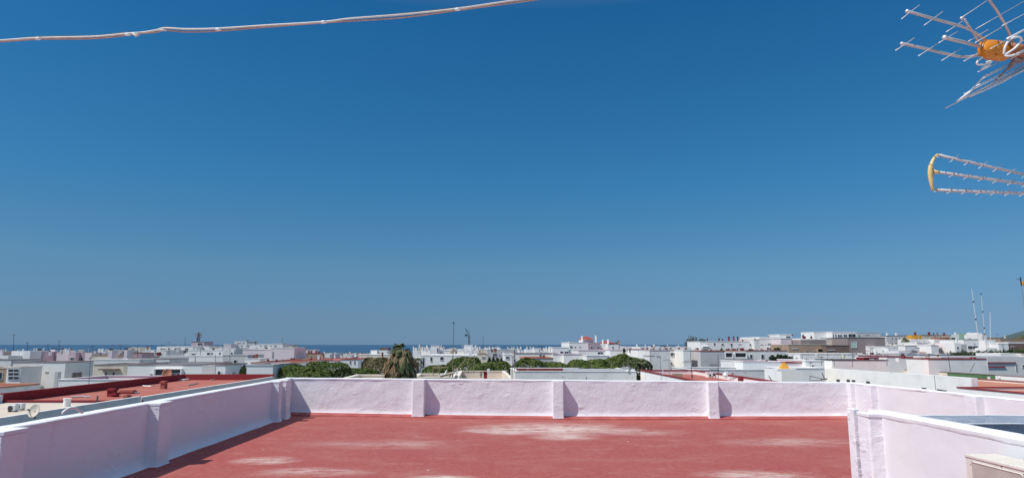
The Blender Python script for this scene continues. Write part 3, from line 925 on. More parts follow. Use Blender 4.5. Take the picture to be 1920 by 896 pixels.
# --- terraced block across the lane, beside the long wall (tan roof, then red roof)
def lane_block():
    # near wall plane X = -22.5, seen in shade
    def mk(name_l, Ya, Yb, roof, kerb, kerbh, zroof, near=None):
        r = root('terraced_house', (-28, (Ya + Yb) / 2, 0), name_l, 'building', 'terraced houses across the lane')
        xa = lambda y: -22.6 + SK * (y - 30); xb = lambda y: -32.3 + SK * 1.4 * (y - 45)
        mb = MB()
        fn = None
        q = [(xb(Ya), Ya), (xa(Ya), Ya), (xa(Yb), Yb), (xb(Yb), Yb)]
        t = .22
        i_ = [(xb(Ya) + t, Ya + t), (xa(Ya) - t, Ya + t), (xa(Yb) - t, Yb - t), (xb(Yb) + t, Yb - t)]
        for k in range(4):
            a, b2, c_, d_ = q[k], q[(k + 1) % 4], i_[k], i_[(k + 1) % 4]
            mb.quad((*a, 0), (*b2, 0), (*b2, zroof + .02), (*a, zroof + .02))
            mb.quad((*a, zroof + .02), (*b2, zroof + .02), (*d_, zroof + .02), (*c_, zroof + .02))
        mb.build('wall', M['palegrey'], r)
        mb = MB(); mb.quad(*[(*p, zroof) for p in q]); mb.quad(*[(*p, zroof - .3) for p in reversed(q)]); mb.build('roof', M[roof], r)
        # kerb ring
        zk = zroof + kerbh
        mb = MB()
        mb.fn = None
        def bar(p0, p1, w0, z0, z1):
            p0 = Vector((*p0, 0)); p1 = Vector((*p1, 0)); s = (p1 - p0).normalized(); n_ = Vector((-s.y, s.x, 0)) * w0
            pts = [p0, p1, p1 + n_, p0 + n_]
            for k in range(4):
                a, b2 = pts[k], pts[(k + 1) % 4]
                mb.quad((a.x, a.y, z0), (b2.x, b2.y, z0), (b2.x, b2.y, z1), (a.x, a.y, z1))
            mb.quad(*[(p.x, p.y, z1) for p in pts]); mb.quad(*[(p.x, p.y, z0) for p in reversed(pts)])
        bar(q[2], q[3], .24, zroof - .05, zk if near else zroof + .015); bar(q[3], q[0], .24, zroof - .05, zk - .004)
        if near: bar(q[0], q[1], .24, zroof - .05, zroof + near)
        mb.build('kerb', M[kerb], r)
        mb = MB(); bar(q[1], q[2], .2, zroof - .1, zroof + .42 if kerb == 'white_grey' else zroof + .36)
        mb.build('parapet', M['white_grey'], r)
        return r, xa, xb
    r1, xa, xb = mk('terraced house with a cream-tan flat roof across the lane', 20, 44.6, 'tanroof', 'white_grey', .5, 8.38)
    r2, xa, xb = mk('terraced house with a salmon-red flat roof and maroon kerb across the lane', 44.7, 73.5, 'red', 'darkred', .60, 8.38, .16)
    for (x0, x1, pt, pb, w) in ((200, 212, 728, 743.5, 'darkred'), (209, 216, 736, 744, 'darkred'), (224, 248, 731, 738, 'red'), (232, 237, 740, 748, 'red'), (300, 308, 714, 729, 'red')):
        yb = yat(pb, 8.38)
        a = P(x0, pb, yb); b2 = P(x1, pb, yb); top = P(x0, pt, yb).z
        mb = MB(); mb.box(a.x, b2.x, yb, yb + .5, 8.34, top); mb.box(a.x - .06, b2.x + .06, yb - .06, yb + .56, top - .16, top - .06)
        mb.build('chimney', M[w], r2)
    return r1, r2
lane_block()
# bits left lying on the salmon-red roof
rl = random.Random(3)
for i, (x0, y0, x1, y1) in enumerate(((104, 734.5, 122, 733), (134, 743.5, 158, 742.5), (158, 743.5, 170, 743), (268, 723, 284, 724), (352, 722, 372, 717.5), (250, 736, 262, 735), (395, 712, 408, 710))):
    a, b2 = PZ(x0, y0, 8.45), PZ(x1, y1, 8.45)
    mb = MB(); mb.tube([a, b2], .06, 5); o = mb.build('plank', M[rl.choice(('bright', 'cream', 'frame'))])
    tag(o, ('pale plank on the maroon kerb near the orange terrace', 'long pale plank at the near edge of the salmon-red roof', 'short pale plank end by the dark roof post', 'pale rod by the bent rusty aerial', 'bright plank on the far half of the salmon-red roof', 'small pale slat between the maroon chimneys', 'pale slat near the far corner of the salmon-red roof')[i], 'plank')

def vent_pipe(label, px, pt, pb, z, rpx, mat, name='vent_pipe', cat='vent pipe', group=None):
    y = yat(pb, z); a = P(px, pb, y); t = P(px, pt, y); rr = rpx / 2 * y / F
    r = root(name, (a.x, y, z), label, cat, group)
    mb = MB(); mb.tube([(a.x, y, z), (a.x, y, t.z - .02)], rr, 14); mb.build('pipe', M[mat], r)
    mb = MB(); mb.tube([(a.x, y, t.z - .06), (a.x, y, t.z)], rr * 1.12, 14); mb.build('rim', M[mat], r)
    return r
vent_pipe('short fat cream vent pipe standing on the cream-tan roof', 125, 746, 762, 8.38, 12, 'bright')
vent_pipe('thin dark pipe with a collar rising beside the cream-tan roof', 182, 742, 762, 8.2, 1.6, 'dark')

def ac_box(label, px, py, z, w=.85, h=.6, d_=.32, rot=0, group=None, name='air_conditioner', Yo=None):
    y = Yo or yat(py, z); a = P(px, py, y)
    r = root(name, (a.x, y, a.z if Yo else z), label, 'air conditioner', group)
    z0 = a.z
    mb = MB(); mb.box(a.x - w / 2, a.x + w / 2, y, y + d_, z0 + .06, z0 + h); mb.build('body', M['frame'], r, bevel=.02)
    mb = MB(); mb.tube([(a.x - w * .1, y - .02, z0 + h * .55), (a.x - w * .1, y + .01, z0 + h * .55)], h * .38, 16); mb.build('fan_guard', M['dark'], r)
    mb = MB(); mb.box(a.x - w * .4, a.x - w * .3, y, y + d_, z0, z0 + .06); mb.build('foot', M['dark'], r)
    mb = MB(); mb.box(a.x + w * .3, a.x + w * .4, y, y + d_, z0, z0 + .06); mb.build('foot', M['dark'], r)
ac_box('grey condenser against the white kerb of the cream-tan roof', 20, 772, 8.38, .42, .36)
ac_box('twin-fan condenser standing clear of the kerb on the cream-tan roof', 33, 769, 8.38, .42, .38)

def dish(label, px, py, Y, rad, aim, mat='white_grey', mast_py=None, group=None):
    c0 = P(px, py, Y)
    base = P(px + 2, mast_py or py + 12, Y)
    r = root('satellite_dish', tuple(base), label, 'satellite dish', group)
    aim = Vector(aim).normalized(); s = aim.cross(Vector((0, 0, 1))).normalized(); t = s.cross(aim)
    mb = MB(); nr, ns = 6, 24
    for side in (0, 1):
        for i in range(nr + 1):
            q = i / nr
            for k in range(ns):
                ph = 2 * math.pi * k / ns
                mb.v.append(c0 + (s * math.cos(ph) + t * math.sin(ph) * 1.08) * rad * q + aim * (rad * .28 * q * q - .012 * side - rad * .28))
    for side in (0, 1):
        o_ = side * (nr + 1) * ns
        for i in range(nr):
            for k in range(ns):
                f = (o_ + i * ns + k, o_ + i * ns + (k + 1) % ns, o_ + (i + 1) * ns + (k + 1) % ns, o_ + (i + 1) * ns + k)
                mb.f.append(f if side == 0 else tuple(reversed(f)))
    for k in range(ns):
        a = nr * ns + k; b2 = nr * ns + (k + 1) % ns; o_ = (nr + 1) * ns
        mb.f.append((a, b2, b2 + o_, a + o_))
    mb.build('reflector', M[mat], r, smooth=True)
    mb = MB(); e = c0 + aim * rad * .9
    mb.tube([c0 - t * rad * .95, e - t * .1 * rad], .010, 6); mb.tube([e - t * .12 * rad - aim * .05, e - t * .12 * rad + aim * .06], .028, 8); mb.build('feed_arm', M['dark'], r)
    mb = MB(); mb.tube([base, c0 - aim * (rad * .3 + .05) - t * .2 * rad, c0 - aim * rad * .28], .03, 8); mb.build('pole', M['dark'], r)
    return r
dish('pinkish grey satellite dish beyond the shaded parapet wall', 63, 769, 27, .25, (-.15, -.95, .3), 'beige', 784)
dish('rust-coloured satellite dish above the salmon-red roof', 313, 700, 72, .47, (.25, -1, .3), 'orange', 712)

# white parapet wall and orange terrace far along the lane
def side_block(label, Xs, Ya, Yb, Wd, H, wall, roof, cop, par=.4, copmat=None, zb=0, skew=SK):
    """a block whose +X (or -X if Wd>0) face lines the lane: Xs face at Ya; body extends by Wd"""
    r = root('terraced_house', (Xs + Wd / 2, (Ya + Yb) / 2, zb), label, 'building')
    fn = lambda q: Vector((Xs + q.x + skew * (q.y - Ya), q.y, q.z))
    x0, x1 = (0, Wd) if Wd > 0 else (Wd, 0)
    t = .25
    mb = MB(fn)
    o = [(x0, Ya), (x1, Ya), (x1, Yb), (x0, Yb)]; i_ = [(x0 + t, Ya + t), (x1 - t, Ya + t), (x1 - t, Yb - t), (x0 + t, Yb - t)]
    for k in range(4):
        a, b2 = o[k], o[(k + 1) % 4]; c_, d_ = i_[k], i_[(k + 1) % 4]
        mb.quad((*a, zb), (*b2, zb), (*b2, H), (*a, H)); mb.quad((*a, H), (*b2, H), (*d_, H), (*c_, H)); mb.quad((*c_, H), (*d_, H), (*d_, H - par - .2), (*c_, H - par - .2))
    mb.build('wall', M[wall], r)
    mb = MB(fn); mb.box(x0 + t + .002, x1 - t - .002, Ya + t + .002, Yb - t - .002, H - par - .19, H - par); mb.build('roof', M[roof], r)
    if cop:
        mb = MB(fn); e = .05
        mb.box(x0 - e, x1 + e, Ya - e, Ya + t + e, H - .02, H + .1); mb.box(x0 - e, x1 + e, Yb - t - e, Yb + e, H - .02, H + .1)
        mb.box(x0 - e, x0 + t + e, Ya + t + e, Yb - t - e, H - .02, H + .1); mb.box(x1 - t - e, x1 + e, Ya + t + e, Yb - t - e, H - .02, H + .1)
        mb.build('coping', M[cop], r)
    return r, fn
side_block('white-walled house with an orange roof terrace and red kerb, beside the cream-tan roof', -37.4, 30, 58, -16, 8.78, 'white_grey', 'orange', 'orange', .3)
B('low white house with a maroon inner kerb beyond the salmon-red roof', 110, 345, 711.5, 72, 9, 'white', 'darkred', 'bright', .5, cop_h=.05)

# --- large houses further up the lane
B('large white gable-ended house with a dark doorway and stained top edge', 25, 123, 679.5, 110, 8, 'white', 'greyroof', 'taupe', .5, wins=((57, 69, 698, 714), (84, 91, 695.5, 698)), rwins=((.25, .6, 697, 709),), name='house', cop_h=.12)
B('tan brick lean-to house beside the slatted screen house', -40, 13, 690, 104, 5, 'tan', 'rust', 'cream', .3, wins=((-2, 6, 697, 712),), name='house')
B('white-framed lean-to house with a dark slatted screen', 13.2, 40, 689, 103.8, 5, 'white', 'rust', 'cream', .3, wins=((15.5, 37, 691, 697.5), (15.5, 37, 698, 704.5), (15.5, 37, 705, 712)), name='house')
B('thin grey pier wall standing between the orange roof and the white house', 103, 109, 697, 76, .6, 'grey', 'grey', None, .1, name='pier', cat='pier')
B('beige house with a brown awning and two small shuttered windows', 176, 232, 684, 104, 9, 'beige', 'greyroof', 'taupe', .4, wins=((197, 202, 698, 706), (211, 216, 697, 706)), rwins=((.5, .9, 699, 706),))
mb = MB(); a0, a1 = P(191, 692, 103.9), P(225, 689.5, 103.9)
mb.box(a0.x, a1.x, 102.9, 104.05, a0.z - .1, a0.z + .08); mb.build('awning', M['brown'], None).parent = None
aw = bpy.data.objects['awning']; tag(aw, 'brown awning over the beige house with shuttered windows', 'awning')
B('wide white two-storey house with a recessed dark terrace and long dark eave', 240, 379, 684, 98, 12, 'white', 'greyroof', 'taupe', .4, wins=((281, 288, 700, 708), (322, 329, 699, 706), (331, 338, 699, 706)), rwins=((.4, .6, 699, 706),), dark=((293, 341, 692, 708),), cop_h=.14)
B('small bright white house with one shuttered window next to the grey gable', 405.5, 423, 684.5, 97, 9, 'bright', 'rust', 'taupe', .3, wins=((408, 414, 695, 703),), rwins=((.3, .45, 696, 704), (.8, .9, 696, 702)))
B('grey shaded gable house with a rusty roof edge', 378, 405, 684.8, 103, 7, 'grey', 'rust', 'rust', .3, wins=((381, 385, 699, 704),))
B('pale grey terrace block behind the beige house', 177, 262, 674.5, 130, 9, 'white_grey', 'pinkwhite', 'white', .6)
B('long whitewashed terrace block with a stained parapet', 240, 318, 673, 136, 9, 'white_grey', 'greyroof', 'taupe', .5)
B('white house wall with a thin dark drainpipe below the tall apartments', 300, 420, 667.5, 150, 10, 'white', 'greyroof', 'white', .5)
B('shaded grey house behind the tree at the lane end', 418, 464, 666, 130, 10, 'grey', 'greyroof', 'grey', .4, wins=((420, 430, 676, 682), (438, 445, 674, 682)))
# pink row on the skyline, far up the lane
G1 = 'rooftop houses of the pink row'
B('white box house with a dark square window at the end of the pink row', 22, 57, 657.5, 185, 8, 'white', 'greyroof', None, .3, wins=((28, 34, 668, 675),), group=G1)
B('pink house with barred windows and a dark roof cowl', 57, 81, 659.5, 190, 8, 'pink', 'greyroof', None, .3, wins=((66, 74, 668, 674.5),), chim=((74, 4, 653.5, 'dark'),), group=G1)
B('mauve house with a pattern of pale openings', 81, 108, 660.5, 195, 8, 'mauve', 'greyroof', 'darkred', .3, wins=((84, 88, 667, 669), (95, 100, 666, 669)), chim=((102, 6.5, 652.5, 'bright', 'dark'),), group=G1)
B('pale pink house with a white chimney and thin aerials', 107, 131, 660, 190, 8, 'pinkwhite', 'greyroof', None, .3, chim=((116.5, 4.5, 653.5, 'bright', 'dark'), (124.5, 2.5, 654, 'bright')), group=G1)
B('bright pink house with a small dark window and white chimney', 129, 142, 660, 186, 8, 'pink', 'greyroof', None, .3, wins=((132, 139.5, 669.5, 675.5),), chim=((129, 2.5, 655, 'bright'),), group=G1)
B('mauve corner house with a wide dark garage window', 142, 160, 661, 188, 8, 'mauve', 'greyroof', None, .3, wins=((146, 156, 669.5, 678),), chim=((153, 9, 656, 'cream'),), group=G1)
B('pale pink house with twin black-capped chimney stacks', 160, 172, 662, 184, 8, 'pinkwhite', 'greyroof', None, .3, chim=((163, 3.5, 659, 'pinkwhite', 'dark'), (169.5, 3.5, 659, 'pinkwhite', 'dark')), group=G1)
B('bright white block with two round-topped white chimneys', 177, 199, 658.5, 210, 7, 'bright', 'greyroof', None, .2, chim=((186.5, 3, 653.5, 'bright'), (192.5, 3, 653.5, 'bright')), group=G1)
B('orange-edged low house beneath the bright white block', 172, 205, 667, 176, 7, 'cream', 'orange', 'orange', .2, group=G1)
B('narrow pink stack house with a black cap beside the bright white block', 203.5, 210.5, 656.5, 172, 3, 'pinkwhite', 'greyroof', None, .2, chim=((208.5, 4, 653.5, 'dark'),), group=G1)
B('greyish house with a stepped white stair wall', 211, 234, 656.5, 195, 8, 'grey', 'greyroof', 'cream', .2, wins=((224, 233, 661, 664),), group=G1)
B('slim pink chimney house with a black cap in front of the tan block', 233, 239, 655.5, 174, 3, 'pinkwhite', 'greyroof', None, .2, chim=((237, 4, 652.5, 'dark'),), group=G1)
B('mauve house with a white door under the tan block', 239, 266, 661.5, 178, 7, 'mauve', 'greyroof', 'rust', .2, wins=((246, 250, 667, 671.5),), group=G1)
B('tan and white block with an orange-brown panel on the skyline', 240, 263, 651.5, 215, 7, 'cream', 'greyroof', 'white', .2, wins=((246, 252, 653, 660),), chim=((264, 3.5, 652.5, 'dark'),), group=G1)
B('small white house with a pointed chimney at the lane end', -10, 16, 666.5, 180, 8, 'white', 'greyroof', None, .2, chim=((4, 4, 655, 'pinkwhite'),), group=G1)
B('grey low house between the pointed-chimney house and the white box', -60, 21, 675, 150, 10, 'white_grey', 'greyroof', 'taupe', .3)

# pale apartments left of centre on the skyline
G2 = 'pale apartments on the skyline'
B('pale grey apartment house with a wide open loggia', 266, 312, 656.5, 190, 12, 'white_grey', 'greyroof', 'white', .4, dark=((284, 301, 661, 666.5),), wins=((272, 280, 661, 667),), group=G2)
B('white roof pavilion above the open loggia', 294, 313, 649.5, 220, 8, 'bright', 'beige', None, .2, group=G2, wins=((300, 311, 652.5, 655),))
B('white apartment house with alternating tan recesses', 312, 345, 649.2, 215, 12, 'white', 'greyroof', 'bright', .3, wins=((327, 334, 652, 660), (315, 319, 652, 662)), group=G2)
B('white apartment house with a tall tan doorway bay', 345, 362, 649.5, 205, 12, 'white', 'greyroof', 'bright', .3, wins=((347, 353, 652, 660),), group=G2)
B('greenish white apartment house with small dark windows', 352, 418, 656.5, 175, 12, 'white', 'greyroof', 'white', .4, wins=((359, 366, 662, 667), (388, 394, 660.5, 666), (396, 399, 660.5, 667), (411, 414, 660, 667)), group=G2)
B('white roof house with a slanting stair beside the mast block', 362, 392, 649.2, 212, 10, 'white', 'greengrey' if 'greengrey' in M else 'greyroof', 'bright', .3, wins=((366, 384, 652, 654.5),), group=G2)
B('pale flat-roofed house with a rusty roof line', 392, 420, 652, 200, 12, 'white_grey', 'rust', 'white', .3, group=G2)
B('rosy white stair tower house on the skyline', 419.5, 433, 645.2, 195, 6, 'pinkwhite', 'greyroof', 'bright', .2, rwins=(), group=G2)
B('pale house wall with two dark narrow windows below the stair tower', 418, 442, 652.5, 170, 10, 'white_grey', 'greyroof', None, .3, wins=((433, 436, 660, 665), (439.5, 442, 657, 664)), group=G2)
B('long white apartment slab with a row of slot windows', 440, 515, 645.2, 200, 12, 'white', 'greyroof', 'bright', .3, wins=((452, 455, 647, 648.8), (461, 468, 646.8, 648.8), (487, 490, 647, 648.8), (494.5, 501, 646.8, 648.8), (507, 509.5, 647, 648.8)), group=G2, name='apartment_block')
B('upper white storey behind the slot-window slab', 440, 465, 640, 225, 10, 'white_grey', 'greyroof', 'white', .3, wins=((444, 452, 642, 643.4), (454, 459, 642, 643.4)), group=G2)
B('white end block of the slab with one long slot window', 512, 530, 644.3, 190, 7, 'white', 'greyroof', 'bright', .3, wins=((513.5, 519, 646.8, 648.8),), group=G2)
B('pale taupe roof house behind the big blank wall', 528, 547, 647, 215, 8, 'beige', 'greyroof', 'taupe', .2, group=G2)
B('large blank pink-white gable house with a shaded side', 508, 552, 652.3, 150, 10, 'pinkwhite', 'greyroof', 'bright', .3, rwins=((.12, .2, 661, 665), (.35, .43, 660, 665), (.6, .68, 660, 665)), wins=((503 + 8, 505 + 8, 659, 671),), group=G2)
B('long cream house wall above the cluttered brown roof', 455, 510, 655, 152, 8, 'pinkwhite', 'greyroof', 'white', .3, group=G2)
B('white roof terrace with clutter between the grey house and the blank gable', 459, 487, 672.5, 128, 6, 'white', 'brown', 'white', .3, chim=((476, 3, 665, 'rust'), (481.5, 3.5, 663.5, 'rust')), group=G2)
B('pink roof house carrying the lattice mast', 359, 383, 641, 240, 8, 'pink', 'greyroof', 'darkred', .3, wins=((371, 380, 642.5, 647),), group=G2, name='house')

# white gable at the tree and the rusty roofs leading to it
B('pale gable house with a grey roof band at the edge of the pines', 463, 512, 685.5, 88, 9, 'white', 'rust', 'grey', .3, cop_h=.18)
B('low house with a long rust and ochre roof behind the pale gable', 470, 560, 680, 120, 28, 'white_grey', 'rust', 'orange', .15, chim=((503, 2.6, 673.5, 'darkred', 'dark', .2), (518.5, 2.6, 673.5, 'darkred', 'dark', .3)))
B('low red-roofed house with dark chimneys reaching towards the pines', 542, 640, 676, 140, 26, 'white', 'red', 'red', .15, chim=((546.5, 2.8, 671, 'darkred', 'dark', .2), (551, 2.8, 671, 'darkred', 'dark', .2), (583.5, 2.6, 671, 'darkred', None, .2), (600, 2.4, 669.5, 'darkred', 'dark', .3)))
B('red-roofed white house with shaded windows above the pines', 640, 672, 674, 118, 12, 'white', 'red', 'red', .2, wins=((655.5, 658, 675.5, 682), (664, 666, 676, 682)), rwins=((.2, .3, 676, 684),))
B('tan house with red chimney stacks by the sea band', 568, 608, 663, 190, 12, 'tan', 'rust', 'rust', .3, wins=((574, 577, 666, 669), (582, 585, 665.5, 669)), chim=((569, 2, 657, 'dark'), (579, 2.2, 658, 'darkred', 'dark'), (584, 2.2, 657.5, 'darkred', 'dark'), (593, 2.2, 657.5, 'darkred', 'dark'), (598, 2.2, 658, 'darkred', 'dark')))
B('pair of pink-white roof boxes, the wider one', 570.5, 578, 656, 200, 5, 'pinkwhite', 'rust', 'white', .2)
B('pair of pink-white roof boxes, the narrower one', 585, 591.5, 656, 202, 5, 'pinkwhite', 'rust', 'white', .2)
B('pale grey house at the start of the distant white rows', 608, 622, 662, 185, 12, 'white_grey', 'rust', 'greyroof' if False else None, .2, wins=((619, 621, 664, 669),))

# --- beyond the far wall, centre
B('low cream roof terrace with a stepped kerb beneath the palm', 640, 775, 711, 62, 8, 'cream', 'tanroof', 'cream', .5)
B('cream roof terrace with a tan inner wall and tall aerial poles', 852, 962, 711, 66, 20, 'cream', 'tan', 'cream', .9, cop_h=.08)
B('low cream kerbed roof between the palm and the cluttered terrace', 771, 852, 708.5, 64, 8, 'cream', 'tanroof', 'cream', .4)
B('long blank whitewashed house wall directly beyond the far parapet', 966, 1193, 696, 86, 12, 'white_grey', 'bluegrey', 'white', .5, cop_h=.06)
r_ = [o for o in COL.objects if o.get('label', '').startswith('long blank whitewashed')][0]
a, b2 = P(968, 690.5, 88), P(1055, 690.5, 88); mb = MB(); mb.box(a.x, b2.x, 87.6, 88.2, 8.4, a.z); mb.build('kerb', M['darkred'], r_)
a, b2 = P(1056, 691.5, 88), P(1192, 691.5, 88); mb = MB(); mb.box(a.x, b2.x, 88.6, 89.2, 8.4, a.z); mb.build('kerb', M['palegrey'], r_)
B('white apartment house with tall dark windows under a white roof line', 787, 905, 667, 140, 14, 'white', 'white', 'bright', .3, wins=((791, 796.5, 670, 690), (806.5, 811, 669, 677.5), (825, 832, 668.5, 675.5)), name='apartment_block', cop_h=.2)
B('white garden pavilion with dark arches beside the palm', 770, 789, 671, 118, 5, 'white', 'white', 'white', .2, dark=((778, 785, 686, 692),), wins=((776, 780, 676, 684),))
B('white roof box in front of the sea next to the palm', 695, 707, 656.5, 170, 5, 'bright', 'greyroof', None, .2)
B('wider white roof box in front of the sea next to the palm', 708.5, 726, 657, 172, 6, 'bright', 'greyroof', None, .2)
B('dark shed on the wider white roof box', 712, 728, 651.5, 180, 5, 'brown', 'brown', None, .2, name='shed', cat='shed')
B('long cream house top behind the brown-topped pine', 672, 735, 665, 160, 10, 'cream', 'tanroof', 'white', .3)
B('bright white stair tower with a dark doorway on the rooftop skyline', 807.5, 822.5, 648, 158, 6, 'bright', 'greyroof', 'bright', .2, wins=((819, 821.3, 652, 660),), chim=((786.5, 2, 646, 'bright'),))
B('bright white stair tower with a grey flank on the rooftop skyline', 870, 886, 647.5, 156, 6, 'bright', 'greyroof', 'bright', .2, chim=((867, 2.6, 648, 'white_grey', 'dark'), (892, 2.2, 648, 'bright')))
B('bright white roof room between the two stair towers', 822.5, 843, 657, 160, 8, 'bright', 'greyroof', 'white', .2, wins=((826, 829, 660, 662),))
B('white roof room with a railing beside the grey-flanked stair tower', 850, 870, 657.5, 162, 6, 'white', 'greyroof', 'white', .2)
B('brick-red chimney block between the stair towers', 843, 848.5, 656.5, 154, 1.5, 'tan', 'tan', None, .1, name='chimney_block', cat='chimney')
B('white roof room next to the palm crown', 774, 783, 658, 158, 6, 'white', 'greyroof', None, .2, chim=((779, 1.6, 652, 'white'), (775, 1.6, 652.5, 'white')))
B('white roof room with pink-brown clutter and slim chimneys', 789, 806, 658, 164, 8, 'white', 'greyroof', None, .2, chim=((792, 2, 652, 'white'), (797, 2.2, 651, 'pinkwhite'), (802, 2, 652, 'bright')))
B('white roof room east of the grey-flanked tower', 887, 900, 657, 166, 8, 'white', 'greyroof', None, .2, chim=((895, 2, 650, 'white'), (899, 1.6, 649.5, 'white')))
B('tan-roofed house with a brown canopy beside the dark cypress clump', 895, 913, 663.5, 130, 9, 'cream', 'tan', 'tan', .2, wins=((903, 910, 668, 671),))
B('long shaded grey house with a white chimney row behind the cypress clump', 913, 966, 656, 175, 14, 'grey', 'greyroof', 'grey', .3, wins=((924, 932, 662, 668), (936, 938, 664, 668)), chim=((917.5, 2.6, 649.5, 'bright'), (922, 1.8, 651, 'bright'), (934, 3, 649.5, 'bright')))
B('white roof room with slim chimneys above the shaded grey house', 924, 934, 651, 190, 6, 'bright', 'greyroof', None, .2)
B('small bright white house with one wide dark window by the pines', 946, 963, 665, 118, 8, 'bright', 'greyroof', 'bright', .2, wins=((948, 955.5, 667.5, 672.5),))
B('blank white house wall stretching behind the pines', 964, 1045, 663, 124, 9, 'white', 'greyroof', 'taupe', .3, chim=((976, 1, 662, 'white'),))
B('white roof room with three slim chimneys in front of the sea', 986, 1003, 655.5, 172, 7, 'bright', 'greyroof', None, .2, chim=((988, 2, 649.5, 'bright'), (994.5, 2.4, 649.5, 'cream'), (1000, 2, 650, 'bright')))
B('white house with paired chimneys and a wine-red shed roof', 1003, 1017, 657.5, 168, 7, 'white', 'greyroof', None, .2, chim=((1006, 4, 657.6, 'darkred'), (1011.5, 2.4, 654, 'bright')))
B('low grey roof house between the chimney rows', 1016, 1030, 659, 176, 8, 'white_grey', 'greyroof', None, .2, chim=((1024, 2, 650, 'bright'), (1030, 3, 650.5, 'bright'), (1035, 2, 651, 'bright')))
B('low house with an orange clay roof and two stubby chimneys in the pines', 981, 1037, 671.5, 108, 10, 'grey', 'orange', 'orange', .12, chim=((1013.5, 3.4, 664.5, 'brown', 'dark', .1), (1019.5, 4.4, 665.5, 'rust', 'dark', .1)), cop_h=.14)
B('white house with a pinkish roof edge behind the orange clay roof', 1037, 1058, 664.5, 122, 8, 'white', 'greyroof', 'pink', .2)
B('white gable house with a maroon eave above the pines', 1057, 1098, 664.5, 120, 9, 'white', 'greyroof', 'pink', .2, rwins=(), chim=((1070, 3, 663, 'dark'), (1089, 2.4, 662.5, 'rust')))
B('cream-white roof house with a red loggia at the foot of the villa', 1036, 1066, 651.5, 150, 9, 'bright', 'greyroof', 'bright', .2, wins=((1050, 1056, 658, 663), (1058, 1066, 658, 663.5)), chim=((1033.5, 4, 657, 'rust'),))
B('white terrace house on the slope just below the villa', 1064, 1100, 655, 152, 9, 'white', 'greyroof', 'bright', .2)
# villa with red hip roofs
G3 = None
vr, vfn, vW, vH = B('large white villa stepping up to two red hipped roofs', 1067, 1103, 642, 175, 16, 'bright', 'white', 'bright', .3, name='villa', cat='villa', wins=((1068, 1073.5, 648, 651.5), (1077, 1079.5, 648.5, 651), (1086, 1088, 648.5, 651.5)),
    chim=((1067.5, 2.2, 640.5, 'bright', None, .1), (1091, 2.6, 629.5, 'bright', None, .3), (1117, 2.8, 628.5, 'bright', None, .3), (1130, 2, 636.5, 'bright', None, .5), (1140, 2.6, 636, 'bright', None, .2)))
def wing(x0, x1, yt, yb, Y, D, mat, name='wing', wins=()):
    a, b2 = P(x0, yt, Y), P(x1, yt, Y)
    mb = MB(); mb.box(a.x, b2.x, Y, Y + D, 0, a.z); o = mb.build(name, M[mat], vr)
    for (p, q, r0, r1) in wins:
        window(vr, None, P(p, r0, Y).x, P(q, r0, Y).x, P(960, r1, Y).z, P(960, r0, Y).z, lambda q_: Vector((q_.x, Y - q_.y, q_.z)))
    return a, b2
a, b2 = wing(1091, 1112, 635.5, 0, 183, 9, 'pinkwhite')
def hip(x0, x1, yb, yt, Y, D):
    a, b2 = P(x0, yb, Y), P(x1, yb, Y); top = P((x0 + x1) / 2, yt, Y + D / 2)
    mb = MB(); mx_ = (a.x + b2.x) / 2; e = (b2.x - a.x) * .12; zt = top.z; z0 = a.z
    c = [(a.x - .3, Y - .3, z0), (b2.x + .3, Y - .3, z0), (b2.x + .3, Y + D + .3, z0), (a.x - .3, Y + D + .3, z0)]
    r0, r1 = (mx_ - e, Y + D / 2, zt), (mx_ + e, Y + D / 2, zt)
    mb.quad(c[0], c[1], r1, r0); mb.quad(c[1], c[2], r1); mb.quad(c[2], c[3], r0, r1); mb.quad(c[3], c[0], r0); mb.quad(*reversed(c))
    mb.build('roof', M['villaroof'], vr)
M['villaroof'] = plaster('red_roof_tiles', (.36, .07, .05), .3)
hip(1092, 1112, 635.5, 630.5, 182.5, 9.5)
wing(1103, 1125, 641.8, 0, 174, 12, 'mauve', wins=((1107, 1111, 648.5, 652), (1119, 1123.5, 648.5, 652)))
wing(1125, 1140, 644, 0, 176, 12, 'bright')
wing(1132, 1152, 643, 0, 186, 9, 'pinkwhite'); hip(1133, 1151, 643, 638.8, 185.5, 9.5)
wing(1140, 1160, 646.2, 0, 173, 10, 'bright', wins=((1147.5, 1150.5, 649, 653),))
B('dark-topped roof terrace at the end of the villa', 1154, 1162, 642.5, 190, 5, 'taupe', 'brown', 'dark', .2)
B('grey-white house row with a picture window below the villa', 1085, 1142, 657, 135, 10, 'white_grey', 'pinkwhite', 'pink', .3, wins=((1120, 1131, 659, 664.5), (1138.5, 1141.5, 659, 664)), chim=((1128, 4, 653, 'rust'),))
B('white house with a pale parapet between the villa row and the pines', 1100, 1142, 667, 116, 7, 'white', 'greyroof', 'bright', .2)
B('long low white house with tubs of shrubs along a pink eave', 1144, 1180, 656.5, 130, 10, 'white', 'pinkwhite', 'pink', .3)
B('white house with a shuttered wide window beside the shrub tubs', 1180, 1196, 657, 132, 10, 'white_grey', 'pinkwhite', 'pink', .3, wins=((1182, 1192, 660, 667),))
B('distant bright white slab on the skyline behind the long blocks', 1163, 1217, 649.2, 240, 10, 'bright', 'greyroof', None, .3, chim=((1171, 2, 650, 'dark'),))

